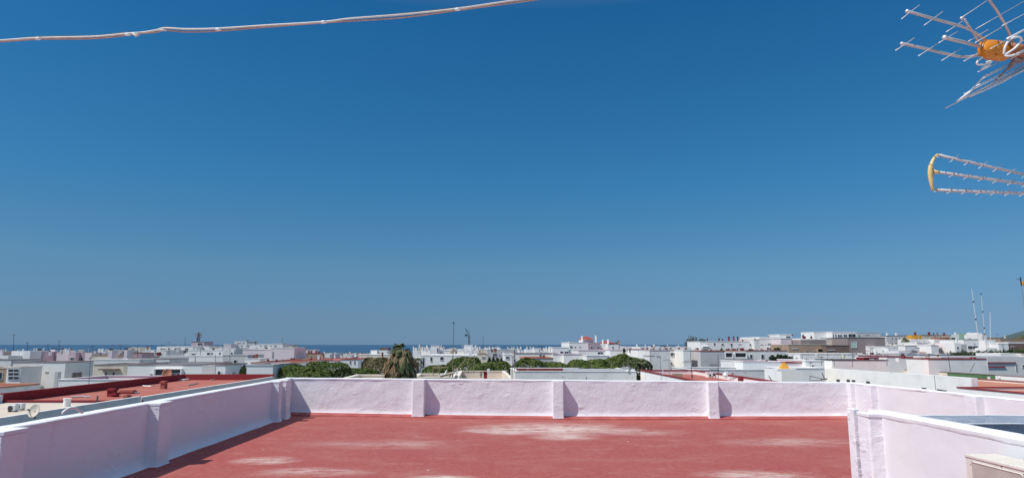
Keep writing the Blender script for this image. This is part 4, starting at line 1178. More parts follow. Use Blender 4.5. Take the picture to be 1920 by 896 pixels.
# --- long white apartment rows, right of centre
G4 = 'long white apartment rows'
B('white end apartment with one small window at the edge of the pines', 1196, 1219, 655.5, 122, 9, 'white', 'red', 'rust', .3, wins=((1206, 1211.5, 661, 666.5),), group=G4, chim=((1213.5, 2.6, 651.5, 'darkred', 'dark'),))
B('blank grey-white apartment gable behind the yagi aerials', 1219, 1256, 656.5, 114, 9, 'white_grey', 'red', 'pink', .3, group=G4, chim=((1225, 2.6, 652.5, 'darkred', 'dark'), (1237.5, 2.6, 652.5, 'darkred', 'dark'), (1249, 4.4, 652, 'rust')))
B('apartment with a wide grey glazed window over a recessed court', 1256, 1281, 656.5, 118, 8, 'white', 'red', 'rust', .3, wins=((1256.5, 1269, 660.5, 667.5), (1272.5, 1279.5, 660.5, 668), (1257.5, 1260.5, 679.5, 683), (1273, 1280, 677, 690)), group=G4, chim=((1257.5, 2.6, 651.5, 'darkred', 'dark'), (1273, 3, 651.5, 'rust')))
B('narrow bright white apartment projecting beside the glazed window', 1281, 1296, 656.5, 113, 8, 'white', 'red', 'bright', .3, group=G4, chim=((1285, 2.4, 652, 'darkred'),))
B('apartment with stacked shuttered windows and slim stair lights', 1296, 1313.5, 656.8, 117, 8, 'white', 'red', 'bright', .3, wins=((1296.5, 1301.5, 661, 668.5), (1305.5, 1307.5, 661, 668), (1296.5, 1302, 681, 688), (1306, 1308, 679, 688)), group=G4)
B('blank grey apartment gable between the slim stair lights and the balconies', 1313, 1358.5, 658, 112, 9, 'grey', 'red', 'rust', .3, group=G4, chim=((1333.5, 2.6, 655, 'darkred'),))
B('apartment with deep shaded balconies and a cream pier', 1358, 1406, 658, 116, 9, 'white', 'red', 'rust', .3, dark=((1359, 1371.5, 661.5, 672), (1377, 1397, 661.5, 672), (1360, 1373, 681, 690), (1377, 1393, 682, 690)), wins=(), group=G4, chim=((1363, 3, 654, 'rust'), (1378, 3, 653.5, 'rust'), (1391, 5, 653, 'darkred')))
B('long grey-white apartment with three small white-framed windows', 1400, 1476, 657.5, 120, 9, 'white_grey', 'red', 'rust', .3, wins=((1405.5, 1411, 664, 672.5), (1426.5, 1432.5, 664, 673.5), (1444.5, 1450.5, 664, 669)), group=G4, chim=((1411, 3, 654.5, 'darkred'), (1419, 3, 656, 'dark'), (1430, 2.6, 655.5, 'dark')))
B('white roof wall segments above the grey-white gables', 1200, 1296, 650.5, 150, 8, 'bright', 'rust', None, .2, chim=((1222, 3, 648.5, 'rust'), (1247, 3, 649, 'rust'), (1262, 3, 650, 'rust')))
B('white upper apartments with square windows and a maroon chimney row', 1313, 1414, 640.3, 160, 10, 'bright', 'red', 'bright', .3, wins=((1337.5, 1341, 642.5, 647), (1352, 1357, 643.5, 647), (1369.5, 1373, 643.5, 648.5), (1404.5, 1409, 643.5, 648.5), (1384, 1390, 644, 645)), dark=((1317, 1328, 649.8, 652),),
  chim=((1326, 1.8, 634.5, 'darkred', 'dark'), (1348, 2.2, 634, 'darkred', 'dark'), (1354.5, 1.8, 635, 'darkred', 'dark'), (1366.5, 2.4, 630.5, 'darkred', 'dark'), (1375.5, 2, 630.5, 'darkred', 'dark'), (1383, 2, 630.5, 'darkred', 'dark'), (1393, 3, 636.5, 'rust'), (1402.5, 1.6, 632, 'bright'), (1407.5, 1.6, 630.5, 'bright'), (1414.5, 1.6, 630.5, 'bright')), name='apartment_block')
B('grey-sided white apartment joining the upper row to the banded villa', 1414, 1424, 637, 158, 9, 'white_grey', 'greyroof', 'bright', .3, chim=((1415.5, 2, 634.5, 'dark'), (1422, 2, 635.5, 'dark')))
B('white villa with horizontal balcony bands and a hedge below', 1424, 1464, 635.3, 165, 12, 'bright', 'white', 'bright', .3, wins=((1425, 1431.5, 644.5, 645.8), (1434.5, 1436, 644.5, 646), (1438.5, 1446, 643, 646), (1449.5, 1459, 644, 646), (1426, 1428.5, 652, 653.5), (1437, 1448.5, 650.5, 655)), name='villa', cat='villa', cop_h=.5, chim=((1441, 2, 629.5, 'dark', None, .5), (1445.5, 1.5, 631, 'dark', None, .5)))
B('white roof pavilion with a dark opening above the banded villa', 1461.5, 1484, 627, 178, 7, 'bright', 'beige', 'bright', .2, wins=((1473, 1482, 629.5, 633.5),), chim=((1485.5, 2.6, 627, 'darkred', 'dark'), (1491, 2.6, 629.5, 'darkred', 'dark')))
B('greyish pink house beside the banded villa', 1464, 1484, 634.8, 160, 9, 'pinkwhite', 'greyroof', 'grey', .3)
B('grey roof house with a low white awning wall', 1484, 1502, 634.8, 170, 9, 'grey', 'greyroof', 'white', .3, wins=((1488, 1492, 643, 646),), chim=((1505.5, 2.4, 627.5, 'darkred', 'dark'), (1509, 2.4, 630, 'darkred', 'dark')))
B('tan house with a small dark balcony and pale plants', 1478, 1550, 646, 148, 9, 'tan', 'tan', 'beige', .3, wins=((1485, 1496.5, 652.5, 654), (1510, 1513, 656, 660), (1526.5, 1530, 657, 660)), dark=((1532, 1547, 654.5, 661),))
B('white frame terrace house in front of the brown gables', 1501, 1549, 636.8, 156, 8, 'taupe', 'greyroof', 'bright', .2, chim=((1521, 2.4, 630, 'darkred', 'dark'),), cop_h=.25)
B('tall bright white cube house on the skyline', 1526, 1548, 622.5, 175, 7, 'bright', 'greyroof', 'bright', .2)
B('taupe flank of the white frame pavilion', 1548, 1561, 622.8, 176, 7, 'taupe', 'greyroof', 'white', .2)
B('white pavilion with wide glazed openings under a slab roof', 1560, 1606, 622.6, 172, 7, 'bright', 'greyroof', 'bright', .2, wins=((1561, 1563, 626, 632), (1565.5, 1568, 626, 632), (1570, 1579, 627, 631), (1581, 1588, 626.5, 632), (1590, 1604.5, 625.5, 632.5)), name='pavilion', cop_h=.15)
B('white stepped house with two arched windows below the glazed pavilion', 1548, 1589, 635, 162, 8, 'cream', 'greyroof', 'bright', .2, wins=((1566, 1570, 641, 646), (1572.5, 1577, 641, 646)), dark=())
B('dark brown house with rows of slots', 1549, 1592, 647.8, 146, 8, 'brown', 'brown', 'dark', .2, wins=((1551, 1566, 655.5, 656.6),))
B('large taupe-brown building with a mint glass-block window', 1589, 1659, 633.3, 155, 12, 'taupe', 'brown', 'dark', .2, wins=((1595.5, 1606, 639.8, 652, 'mint'), (1623, 1630, 648.5, 649.5), (1634, 1640, 648.5, 649.5)), name='warehouse')
B('grey slab house behind the taupe-brown building', 1606, 1650, 624, 185, 9, 'grey', 'greyroof', 'grey', .2, wins=((1609, 1612, 626.5, 631.5), (1621, 1630, 626, 627.3)), chim=((1640.5, 2.6, 625.5, 'darkred', 'dark'), (1655.5, 2.6, 625, 'darkred', 'dark')))
B('long grey house with a row of small square windows', 1662, 1709, 629.3, 200, 9, 'grey', 'greyroof', 'dark', .2, wins=((1672, 1674.5, 632.5, 635), (1678, 1680.7, 632.5, 635), (1684, 1686.7, 632.5, 635), (1700.5, 1703, 632.5, 635), (1678.5, 1681, 641, 644.5)), chim=((1663, 2.4, 624, 'white'), (1680, 2.4, 624, 'bright')))
B('ochre yellow house front on the skyline', 1708.5, 1728, 628.2, 198, 8, 'yellow', 'greyroof', None, .2, chim=((1715.5, 2.8, 622.5, 'darkred', 'dark'),))
B('low bright white wall house beneath the ochre front', 1708, 1741, 635.5, 192, 6, 'bright', 'greyroof', None, .2)
B('brown-roofed row with narrow dark windows and maroon chimneys', 1728, 1783, 628.8, 202, 9, 'beige', 'brown', 'brown', .2, wins=((1733, 1735, 630, 632), (1738, 1740, 630, 632), (1750, 1752, 630, 634.5), (1756, 1758, 630, 634), (1762, 1764, 630, 634.5)), chim=((1741.5, 2.8, 622.5, 'darkred', 'dark'), (1750.5, 1.2, 624, 'dark'), (1757, 1.4, 623, 'rust'), (1770, 2.8, 624, 'darkred', 'dark')), cop_h=.2)
B('small white house front between the ochre house and the brick bay', 1751.5, 1762, 635.5, 190, 6, 'bright', 'greyroof', None, .2)
B('brick-red bay house at the end of the brown-roofed row', 1771.5, 1781, 632, 188, 6, 'rust', 'rust', None, .2)
B('white house with a blank face among the low roofs behind the brick bay', 1719, 1745, 642, 175, 8, 'bright', 'greyroof', 'white', .2)
# tiled shed roof
r = root('barn', tuple(P(1742, 662, 165)), 'barn with a sloping brown tiled roof and pale verge', 'barn')
a, b2, c_, d_ = P(1722, 661, 160), P(1736, 660, 158), P(1765, 651, 170), P(1738, 650.5, 176)
mb = MB(); 
for q in (0,):
    pts = [P(1722, 660, 160), P(1737, 660, 158), P(1766, 650.5, 168), P(1752, 643.5, 178), P(1728, 650, 172)]
    mb.quad(*pts); mb.quad(*[p - Vector((0, 0, .25)) for p in reversed(pts)])
    for k in range(5): mb.quad(pts[k], pts[k] - Vector((0, 0, .25)), pts[(k + 1) % 5] - Vector((0, 0, .25)), pts[(k + 1) % 5])
mb.build('roof', M['rust'], r)
mb = MB(); mb.tube([P(1737, 660, 157.8), P(1766, 650.5, 167.8)], .22, 6); mb.build('verge', M['cream'], r)
mb = MB(); a_, b_ = P(1722, 661, 160), P(1764, 653, 168); mb.box(a_.x, b_.x - 1, 163, 176, 0, a_.z - 1); mb.build('wall', M['white_grey'], r)
B('white house with a dark pitched corner amid the rooftops', 1664, 1684, 650.5, 142, 8, 'white', 'greyroof', 'bright', .2, wins=((1667, 1669, 654, 659),))
B('white cube with a tiny water tank beside the barn', 1685, 1705, 658, 136, 7, 'bright', 'greyroof', None, .2, wins=((1699.5, 1701, 664, 667), (1703, 1705, 664, 667)), chim=((1707.5, 2.6, 658.5, 'bright'),))
B('cream-white house with a flat slab roof left of the barn', 1697, 1719, 648, 150, 8, 'bright', 'greyroof', 'cream', .2, wins=((1701, 1718, 656.5, 658),))
B('taupe flat house under the slab roof', 1692, 1721, 657.5, 140, 6, 'taupe', 'greyroof', None, .2)
B('white roof room on the crest near the water tank', 1780, 1806, 626.8, 205, 8, 'bright', 'greyroof', None, .2, wins=((1783, 1792, 632, 638),), chim=((1791.5, 2.6, 622.8, 'bright'),))
B('grey crest house between two white roof rooms', 1806, 1836, 627.3, 210, 9, 'grey', 'greyroof', 'grey', .2, wins=())
B('green-grey roof house with a white tank and a dark round window', 1820, 1835, 624.2, 200, 6, 'greygreen', 'greyroof', None, .2, wins=((1827, 1830, 628, 631.5),), chim=((1817.5, 2.8, 623, 'bright'),))
B('slim white tower house at the foot of the tilted mast', 1834.5, 1841.5, 623.6, 196, 5, 'bright', 'greyroof', None, .2, wins=((1837, 1839, 632.5, 635),))
B('white mansard house with a wide dark carport', 1806.5, 1834.5, 636.3, 172, 9, 'bright', 'greygreen', 'greygreen', .2, wins=((1825, 1828, 643, 645), (1814, 1833, 648, 654.5)), lwins=())
B('narrow white house with an arched window and chimney', 1789.5, 1801.5, 642.8, 165, 7, 'bright', 'greyroof', None, .2, wins=((1793.5, 1797, 649, 654),), chim=((1793.5, 2.6, 633, 'bright'),))
B('shaded grey house beside the arched window house', 1776, 1789.5, 645.5, 168, 7, 'grey', 'greyroof', 'white', .2)
B('grey gable beside the dark carport', 1801.5, 1812, 645, 166, 7, 'grey', 'greyroof', None, .2)
B('white house with a slatted front window by the vineyard slope', 1848, 1866, 637.3, 175, 8, 'bright', 'greyroof', 'white', .2, wins=((1857.5, 1861.5, 646, 650.5),))
B('low white terrace wall house below the slatted window', 1850, 1870, 652, 168, 6, 'bright', 'greyroof', None, .2)
B('tan low houses on the crest towards the hill', 1850, 1875, 632.5, 240, 9, 'tan', 'tan', 'beige', .2, chim=((1884, 2.2, 628.5, 'cream'),))
B('white farmhouse with a brown pitched roof near the hill', 1866, 1893, 641.5, 190, 9, 'bright', 'brown', 'white', .2, wins=((1872, 1880, 641.9, 643.5),))
B('bright white cube house above the hedge near the hill', 1872, 1890.5, 644.3, 172, 7, 'bright', 'greyroof', 'bright', .2)
B('dark-fronted low house with a white fascia near the hill', 1890, 1960, 643.5, 176, 9, 'brown', 'greyroof', 'bright', .2, wins=((1895, 1901, 648.5, 651),), cop_h=.25)
B('pinkish brown roof cluster below the hill', 1876, 1935, 636, 215, 9, 'tan', 'mauve', 'tan', .2, wins=((1885, 1895, 639, 641),))
B('grey-mauve house behind the tilted mast', 1841, 1850, 627, 190, 7, 'white_grey', 'greyroof', None, .2)

# --- near right blocks
# red-roofed terrace with the white flank
r, fn = side_block('red-roofed house with a bright white flank wall beyond the far parapet', 16.2, 38, 89, 6.9, 8.78, 'white', 'red', 'darkred', .45, skew=0)
B('wide grey house wall with a pale eave behind the red roof', 1300, 1546, 693.2, 91, 10, 'palegrey', 'greyroof', 'white', .4, cop_h=.07)
B('white house with a maroon roof line and ochre ventilator', 1393, 1472, 678, 98, 9, 'white', 'darkred', 'white', .3, chim=((1437.5, 2.6, 674.5, 'darkred'),), cop_h=.06)
B('pinkish grey return wall behind the ochre ventilator', 1470, 1505, 680, 97, 8, 'pinkwhite', 'darkred', 'darkred', .3)
B('low white roof with small vents in front of the ochre ventilator', 1465, 1545, 690.5, 84, 5, 'white', 'white', 'bright', .2)
B('white house with a square louvre above the vented long wall', 1510, 1545, 676.5, 96, 9, 'white', 'greyroof', 'white', .3, wins=((1521.5, 1526, 684, 690.5),))
# long vented side wall
r, fn = side_block('long whitewashed house flank with dark vent slots along its foot', 45.9, 70.6, 104, .6, 8.72, 'white', 'greyroof', None, .5)
for (px, py) in ((1572, 713), (1591, 713.5), (1601, 714.5), (1628, 717), (1733.5, 729.5), (1762, 732.5), (1770.5, 734), (1803.5, 737.5)):
    # point on the plane x = 45.9 - .05 (y - 70.6)
    dd = P(px, py, 1); u = dd.x
    y = (45.9 + .05 * 70.6) / (u + .05)
    z = P(px, py, y).z
    mb = MB(lambda q: Vector((45.9 + q.x + SK * (q.y - 70.6), q.y, q.z)))
    mb.box(-.06, .02, y - .38, y + .38, z - .16, z + .17); mb.build('vent', M['dark'], r)
mb = MB(lambda q: Vector((45.9 + q.x + SK * (q.y - 70.6), q.y, q.z)))
yj = 45.9 / (P(1773, 715, 1).x + .05) * 1.075
mb.box(-.012, .02, 76.2, 76.26, 5.5, 8.7); mb.build('joint', M['dark'], r)
side_block('lower house with an orange-red roof and maroon kerb beside the vented flank', 45.8, 40, 70.4, 15, 7.78, 'white', 'orange', 'darkred', .25)
side_block('house with an orange roof running up to the green parapet', 46.7, 70.6, 99, 13.2, 7.72, 'white', 'orange', 'rust', .2)
mb = MB(); mb.fn = None
r = root('garden_wall', (61, 85, 0), 'long roof parapet painted cream, then green, then white', 'wall')
fnw = lambda q: Vector((60.4 + q.x + SK * (q.y - 78), q.y, q.z))
def yon(px, x0=60.4, y0=78): return (x0 + .05 * y0) / (P(px, 700, 1).x + .05)
for (pa, pb, mt, nm) in ((1500, 1776, 'cream', 'cream_stretch'), (1776.5, 1865, 'green', 'green_stretch'), (1865.5, 1990, 'bright', 'white_stretch')):
    ya, yb = yon(pb), yon(pa)
    mb = MB(fnw); mb.box(0, .25, ya, yb, 7.0, 8.28); mb.build(nm, M[mt], r)
mb = MB(fnw); mb.box(-.06, .3, yon(1990), yon(1500), 8.282, 8.36); mb.build('coping', M['taupe'], r)
for (px, pt, pb) in ((1855, 707, 713),):
    pass
vent_pipe('white mushroom vent on the orange-red roof under the green parapet', 1855, 706, 713, 7.6, 5, 'bright', group=None)
ac_box('white rounded condenser on the orange-red roof under the green parapet', 1878, 714, 7.6, .6, .42)
# grey terraces on the right with maroon lines
B('white low house front with a maroon line along its base', 1655, 1766, 678, 110, 3, 'bright', 'darkred', 'white', .2)
B('wide blue-grey house with thin maroon string courses and a dark slot', 1764, 2010, 668.5, 104, 10, 'palegrey', 'greyroof', None, .3, wins=((1903.5, 1906, 684, 695), (1915.5, 1922, 683.5, 689)))
r_ = bpy.data.objects[[o.name for o in COL.objects if o.get('label', '').startswith('wide blue-grey house')][0]]
for (x0, x1, py) in ((1764, 1905, 679.5), (1764, 1885, 687.5)):
    a, b2 = P(x0, py, 103.9), P(x1, py, 103.9)
    mb = MB(); mb.box(a.x, b2.x, 103.85, 104.02, a.z - .07, a.z + .07); mb.build('string_course', M['darkred'], r_)
a, b2 = P(1655, 687, 85.9), P(1766, 687, 85.9)
B('grey base house wall between the white front and the cream parapet', 1600, 1776, 687.8, 107, 2, 'palegrey', 'darkred', 'darkred', .1, cop_h=.14)
B('long low grey roof with a white band near the tall poles', 1740, 1850, 673.2, 98, 5, 'white', 'mauve', 'darkred', .2)
B('grey flat roof house below the hedge', 1700, 1782, 664, 118, 9, 'grey', 'greyroof', 'grey', .3)
B('white low house beneath the hedge beside the grey facade', 1876, 1912, 662, 120, 6, 'bright', 'greyroof', None, .2)
B('cream stub house with a dark gap next to the white low house', 1915, 1950, 663, 119, 6, 'cream', 'greyroof', None, .2)
B('whitewashed terrace row with patchy roof clutter', 1500, 1640, 663.5, 126, 8, 'white', 'white', 'white', .3, wins=((1548, 1553, 671, 672), (1557, 1561, 671, 672)))
B('white house row with a maroon shed roof line', 1560, 1665, 675, 100, 5, 'white', 'darkred', 'dark', .2, cop_h=.07)
B('open maroon rooftop shed among the white roofs', 1620, 1647, 671.3, 100.4, 2, 'darkred', 'darkred', 'darkred', .1, name='shed', cat='shed', zb=9.0, wins=((1630, 1639, 672.3, 674.3), (1642, 1646, 672.3, 674.5)))
B('white house with a pale grey band roof behind the maroon shed', 1640, 1665, 666, 112, 6, 'white', 'greyroof', 'grey', .3)
B('white front house with a dark recess line beside the red chimney blocks', 1663, 1712, 669, 106, 8, 'bright', 'darkred', 'darkred', .2)
for (lab, x0, x1, yt, Y) in (('taller maroon chimney block on the white roofs', 1722, 1727.5, 668, 112), ('shorter maroon chimney block on the white roofs', 1740, 1744.5, 670.3, 98.3), ('maroon chimney block at the foot of the tilted mast', 1825, 1830.5, 669.3, 98.3)):
    B(lab, x0, x1, yt, Y, .8, 'darkred', 'darkred', None, .1, name='chimney_block', cat='chimney', zb=9.0)

# ochre ventilator (pyramid on a slab)
r = root('roof_ventilator', tuple(P(1474, 691, 82)), 'ochre pyramid-shaped ventilator on the low white roof', 'ventilator')
a = P(1474, 691, 82); top = P(1474, 680, 82)
mb = MB(); w = .5
for k in range(4):
    c1 = [(-w, -w), (w, -w), (w, w), (-w, w)]
    p, q = c1[k], c1[(k + 1) % 4]
    mb.quad((a.x + p[0], 82.6 + p[1], a.z), (a.x + q[0], 82.6 + q[1], a.z), (a.x + q[0] * .25, 82.6 + q[1] * .25, top.z), (a.x + p[0] * .25, 82.6 + p[1] * .25, top.z))
mb.quad(*[(a.x + p[0] * .25, 82.6 + p[1] * .25, top.z) for p in c1])
mb.build('cowl', M['yellow'], r)
mb = MB(); mb.box(a.x - 1.1, a.x + 1.1, 81.8, 83.4, a.z - .3, a.z); mb.build('curb', M['white'], r)

# --- distant white rows before the sea
G5 = 'tiny white houses of the rows before the sea'
rr = random.Random(21)
def rows(x0, x1, ya, yb, Ymin, Ymax, n, lab, grp, mats=('white', 'bright', 'bright', 'cream', 'pinkwhite', 'white_grey', 'grey'), wpx=(6, 15)):
    for i in range(n):
        px = x0 + (x1 - x0) * (i + rr.uniform(.1, .9)) / n
        w = rr.uniform(*wpx); Y = rr.uniform(Ymin, Ymax); yt = rr.uniform(ya, yb)
        ch = [(px + w * rr.uniform(.15, .85), rr.uniform(1.2, 2.2), yt - rr.uniform(2.5, 5.5), rr.choice(('bright', 'white', 'white', 'rust', 'cream')), None) for _ in range(rr.choice((0, 1, 1, 2)))]
        wi = [(px + w * .3, px + w * .3 + 1.6, yt + 2.2, yt + 4.4)] if rr.random() < .5 else []
        B(lab, px, px + w, yt, Y, rr.uniform(6, 10), rr.choice(mats), rr.choice(('greyroof', 'white', 'greyroof', 'rust')), rr.choice((None, 'bright', 'white')), .3, group=grp, chim=ch, wins=wi)
rows(596, 700, 662, 667, 230, 330, 15, 'tiny white house in the rows between the tan chimney house and the palm', 'tiny houses between the chimney house and the palm')
rows(640, 700, 665.5, 668, 190, 225, 7, 'tiny white house in the rows between the tan chimney house and the palm', 'tiny houses between the chimney house and the palm', ('bright', 'white', 'rust'))
rows(772, 915, 651.5, 657, 230, 330, 22, 'tiny white rooftop house behind the two bright stair towers', 'tiny houses behind the stair towers')
rows(905, 1066, 653, 657.5, 215, 330, 20, 'tiny white house in the rows between the stair towers and the villa', 'tiny houses between the stair towers and the villa')
rows(-20, 300, 656, 660, 300, 420, 18, 'tiny pale house in the far rows behind the pink row', 'tiny houses behind the pink row', ('white_grey', 'grey', 'beige', 'cream', 'bluegrey', 'taupe'), (8, 22))
rows(1150, 1320, 648.5, 651, 260, 330, 10, 'tiny pale house on the skyline behind the long white apartments', 'tiny houses behind the long apartments', ('white', 'white_grey', 'pinkwhite'), (8, 18))
rows(1500, 1700, 630, 634, 240, 300, 10, 'small pale house peeping up behind the brown building', 'small houses behind the brown building', ('white', 'white_grey', 'taupe'), (8, 16))
rows(1640, 1780, 645, 652, 150, 180, 9, 'small white house in the jumble around the barn', 'small houses around the barn', ('white', 'bright', 'grey'), (8, 15))
rows(300, 560, 652, 654.5, 240, 330, 12, 'small pale house among the flat roofs behind the apartments', 'small houses behind the pale apartments', ('white', 'white_grey', 'pinkwhite', 'grey'), (8, 18))

# ------------------------------------------------------------------ vegetation
def leafmat(name, c1, c2, c3=None):
    m, nt, b = new_mat(name)
    g = nt.nodes.new('ShaderNodeNewGeometry')
    v = wpos(nt)
    c = mixc(nt, g.outputs['Random Per Island'], c1, c2)
    c = mixc(nt, noise_fac(nt, v, .9, .42, .62, 3), c, c3 or tuple(x * .55 for x in c1))
    nt.links.new(c, b.inputs['Base Color']); b.inputs['Roughness'].default_value = .7
    b.inputs['Specular IOR Level'].default_value = .2
    return m
M['pine'] = leafmat('stone_pine_needles', (.08, .118, .026), (.122, .16, .036), (.062, .092, .022))
M['pine_dry'] = leafmat('dry_pine_needles', (.13, .12, .05), (.2, .16, .08), (.10, .09, .04))
M['cypress'] = leafmat('dark_green_leaves', (.035, .07, .03), (.06, .1, .045))
M['olive'] = leafmat('olive_grey_twigs', (.14, .14, .09), (.22, .2, .14), (.1, .1, .07))
M['hedge'] = leafmat('mixed_green_leaves', (.06, .1, .035), (.12, .14, .06), (.05, .07, .03))
M['bark'] = plain('grey_brown_bark', (.14, .1, .075), .95)
M['palm_green'] = leafmat('palm_leaf_green', (.13, .15, .065), (.23, .24, .12), (.10, .115, .05))
M['palm_dry'] = leafmat('dry_palm_leaf', (.30, .2, .11), (.44, .30, .18), (.22, .14, .08))

def leafcard(mb, p, size, r_, up=.0, n=2):
    for _ in range(n):
        a = Vector((r_.gauss(0, 1), r_.gauss(0, 1), r_.gauss(0, .6) + up)).normalized()
        b2 = a.cross(Vector((r_.gauss(0, 1), r_.gauss(0, 1), r_.gauss(0, 1)))).normalized()
        s1 = size * r_.uniform(.6, 1.3); s2 = size * r_.uniform(.3, .6)
        mb.quad(p + a * s1, p + b2 * s2, p - a * s1 * .7, p - b2 * s2)

def tuft(mb, p, nrm, size, r_):
    """a small card lying across the crown's surface, so that the dome shades as a soft mass"""
    n_ = (nrm + Vector((r_.gauss(0, .42), r_.gauss(0, .42), r_.gauss(0, .42)))).normalized()
    a = n_.cross(Vector((r_.gauss(0, 1), r_.gauss(0, 1), r_.gauss(0, 1)))).normalized(); b2 = n_.cross(a)
    s1 = size * r_.uniform(.7, 1.4); s2 = size * r_.uniform(.4, .8)
    mb.quad(p + a * s1, p + b2 * s2, p - a * s1, p - b2 * s2)

def canopy(mb, c, rx, ry, rz, n, size, r_, lobes=9):
    """an umbrella dome with shallow rounded swellings and dents"""
    o = Vector((r_.uniform(0, 50), r_.uniform(0, 50), 0))
    for _ in range(n):
        a = r_.uniform(0, 2 * math.pi); q = math.sqrt(r_.random())
        z = math.sqrt(max(0, 1 - q ** 4))
        d_ = Vector((math.cos(a) * q, math.sin(a) * q, z))
        pw = Vector((d_.x * rx, d_.y * ry, d_.z * rz))
        b1 = noise.noise(pw * .55 + o); b2 = noise.noise(pw * 1.5 + o * 2)
        k = 1 + .13 * b1 + .07 * abs(b2) + r_.uniform(-.05, .012)
        p = c + pw * k
        e = .35
        gx = noise.noise((pw + Vector((e, 0, 0))) * 1.5 + o * 2) - b2; gy = noise.noise((pw + Vector((0, e, 0))) * 1.5 + o * 2) - b2
        tuft(mb, p, Vector((d_.x / rx * rz - gx * 1.2, d_.y / ry * rz - gy * 1.2, d_.z * .6 + .25)).normalized(), size, r_)

def pine(label, x0, x1, yt, Y, mat='pine', seed=0, hh=2.6, group='stone pines beyond the far parapet', n=5200, lobes=22, name='pine_tree'):
    r_ = random.Random(100 + seed)
    a, b2 = P(x0, yt, Y), P(x1, yt, Y)
    cx = (a.x + b2.x) / 2; rx = (b2.x - a.x) / 2 * 1.22; top = a.z
    r = root(name, (cx, Y, 0), label, 'tree', group)
    mb = MB(); c = Vector((cx, Y, top - hh))
    canopy(mb, c, rx, rx * .9, hh * .93, n, .13, r_, lobes=lobes)
    # underside
    for _ in range(n // 6):
        q = math.sqrt(r_.random()); an_ = r_.uniform(0, 6.28)
        leafcard(mb, c + Vector((math.cos(an_) * rx * q, math.sin(an_) * rx * .9 * q, r_.uniform(-.1, .5))), .2, r_)
    mb.build('crown', M[mat], r)
    mb = MB(); mb.tube([(cx, Y, -.05), (cx + .1, Y, top * .4), (cx, Y, top - hh)], [.32, .26, .2], 8)
    for k in range(7):
        an_ = k * 6.28 / 7 + r_.uniform(-.3, .3); q = r_.uniform(.5, .8)
        mb.tube([(cx, Y, top - hh - 1.6), (cx + math.cos(an_) * rx * q * .5, Y + math.sin(an_) * rx * q * .5, top - hh - .5), (cx + math.cos(an_) * rx * q, Y + math.sin(an_) * rx * q, top - hh * .75)], [.14, .1, .05], 6)
    mb.build('trunk', M['bark'], r)
    return r

pine('broad green stone pine crown starting beside the pale gable house', 521, 596, 683.5, 92, seed=1)
pine('tall domed stone pine below the red-roofed white house', 572, 655, 677, 96, seed=2, hh=3.0)
pine('low sprawling stone pine reaching under the white villa wall', 632, 704, 689, 98, seed=3, hh=2.0)
pine('dark-bottomed stone pine behind the cream kerb', 540, 620, 690, 84, seed=4, hh=1.8)
pine('olive-brown drying pine next to the palm', 680, 732, 669.5, 108, 'pine_dry', seed=5, hh=4.2, n=6000)
pine('stone pine in front of the apartment with tall dark windows', 796, 850, 684, 104, seed=6, hh=2.4)
pine('dark stone pine rising over the eave of the white apartment', 840, 903, 667.5, 108, seed=7, hh=3.4, n=6500)
pine('low pine with a yellowing top beside the dark stone pine', 880, 925, 682, 98, seed=8, hh=1.8)
pine('spreading stone pine under the cypress clump', 900, 958, 677, 106, seed=9, hh=2.3)
pine('stone pine dome in front of the orange clay roof', 962, 1024, 672.5, 104, seed=10, hh=2.8)
pine('flat stone pine right of the orange clay roof', 1010, 1068, 678.5, 106, seed=11, hh=2.0)
pine('stone pine dome in front of the blank gable below the villa', 1066, 1110, 674, 108, seed=12, hh=2.8)
pine('medium stone pine below the white house with a pale parapet', 1096, 1142, 671, 106, seed=13, hh=2.8)
pine('tallest stone pine dome under the long low white house', 1130, 1188, 664.3, 108, seed=14, hh=3.8, n=6500)
pine('yellow-green pine at the edge of the long apartments', 1172, 1219, 669.5, 104, 'hedge', seed=15, hh=3.2)
pine('flat green pine filling the gap beneath the tallest dome', 1080, 1160, 683, 99, seed=16, hh=1.8)

def bush(label, x0, x1, yt, Y, mat, seed, hh=2.2, n=1500, size=.16, name='tree', cat='tree', group=None, zb=0):
    r_ = random.Random(300 + seed)
    a, b2 = P(x0, yt, Y), P(x1, yt, Y); cx = (a.x + b2.x) / 2; rx = (b2.x - a.x) / 2; top = a.z
    r = root(name, (cx, Y, zb), label, cat, group)
    mb = MB()
    for _ in range(n):
        d_ = Vector((r_.gauss(0, 1), r_.gauss(0, 1), r_.gauss(0, 1))).normalized() * (r_.random() ** .4)
        w = 1 + .35 * noise.noise(Vector((d_.x * 2 + seed, d_.y * 2, d_.z * 2)))
        leafcard(mb, Vector((cx + d_.x * rx * w, Y + d_.y * rx * .7 * w, top - hh + d_.z * hh * w * .95)), size, r_)
    mb.build('crown', M[mat], r)
    mb = MB(); mb.tube([(cx, Y, zb - .05), (cx, Y, top - hh)], [.2, .12], 7)
    for k in range(5):
        an_ = k * 1.256; mb.tube([(cx, Y, top - hh * 2), (cx + math.cos(an_) * rx * .5, Y + math.sin(an_) * rx * .4, top - hh * .8)], [.08, .03], 5)
    mb.build('trunk', M['bark'], r)
    return r
for i, (x0, x1, yt, Y) in enumerate(((913, 922, 669, 128), (921, 930, 667, 130), (929, 937, 668.5, 129), (936, 944, 669, 131))):
    bush('dark cypress of the clump in front of the shaded grey house', x0, x1, yt, Y, 'cypress', i, hh=1.6, n=700, group='cypresses of the dark clump', name='cypress')
bush('leafy tree in the gap at the lane end beside the pale gable', 449, 464, 684, 92, 'hedge', 11, hh=1.6, n=1500)
bush('tall wispy bare-twigged tree on the skyline', 1283, 1311, 629, 190, 'olive', 12, hh=2.6, n=1500, size=.2)
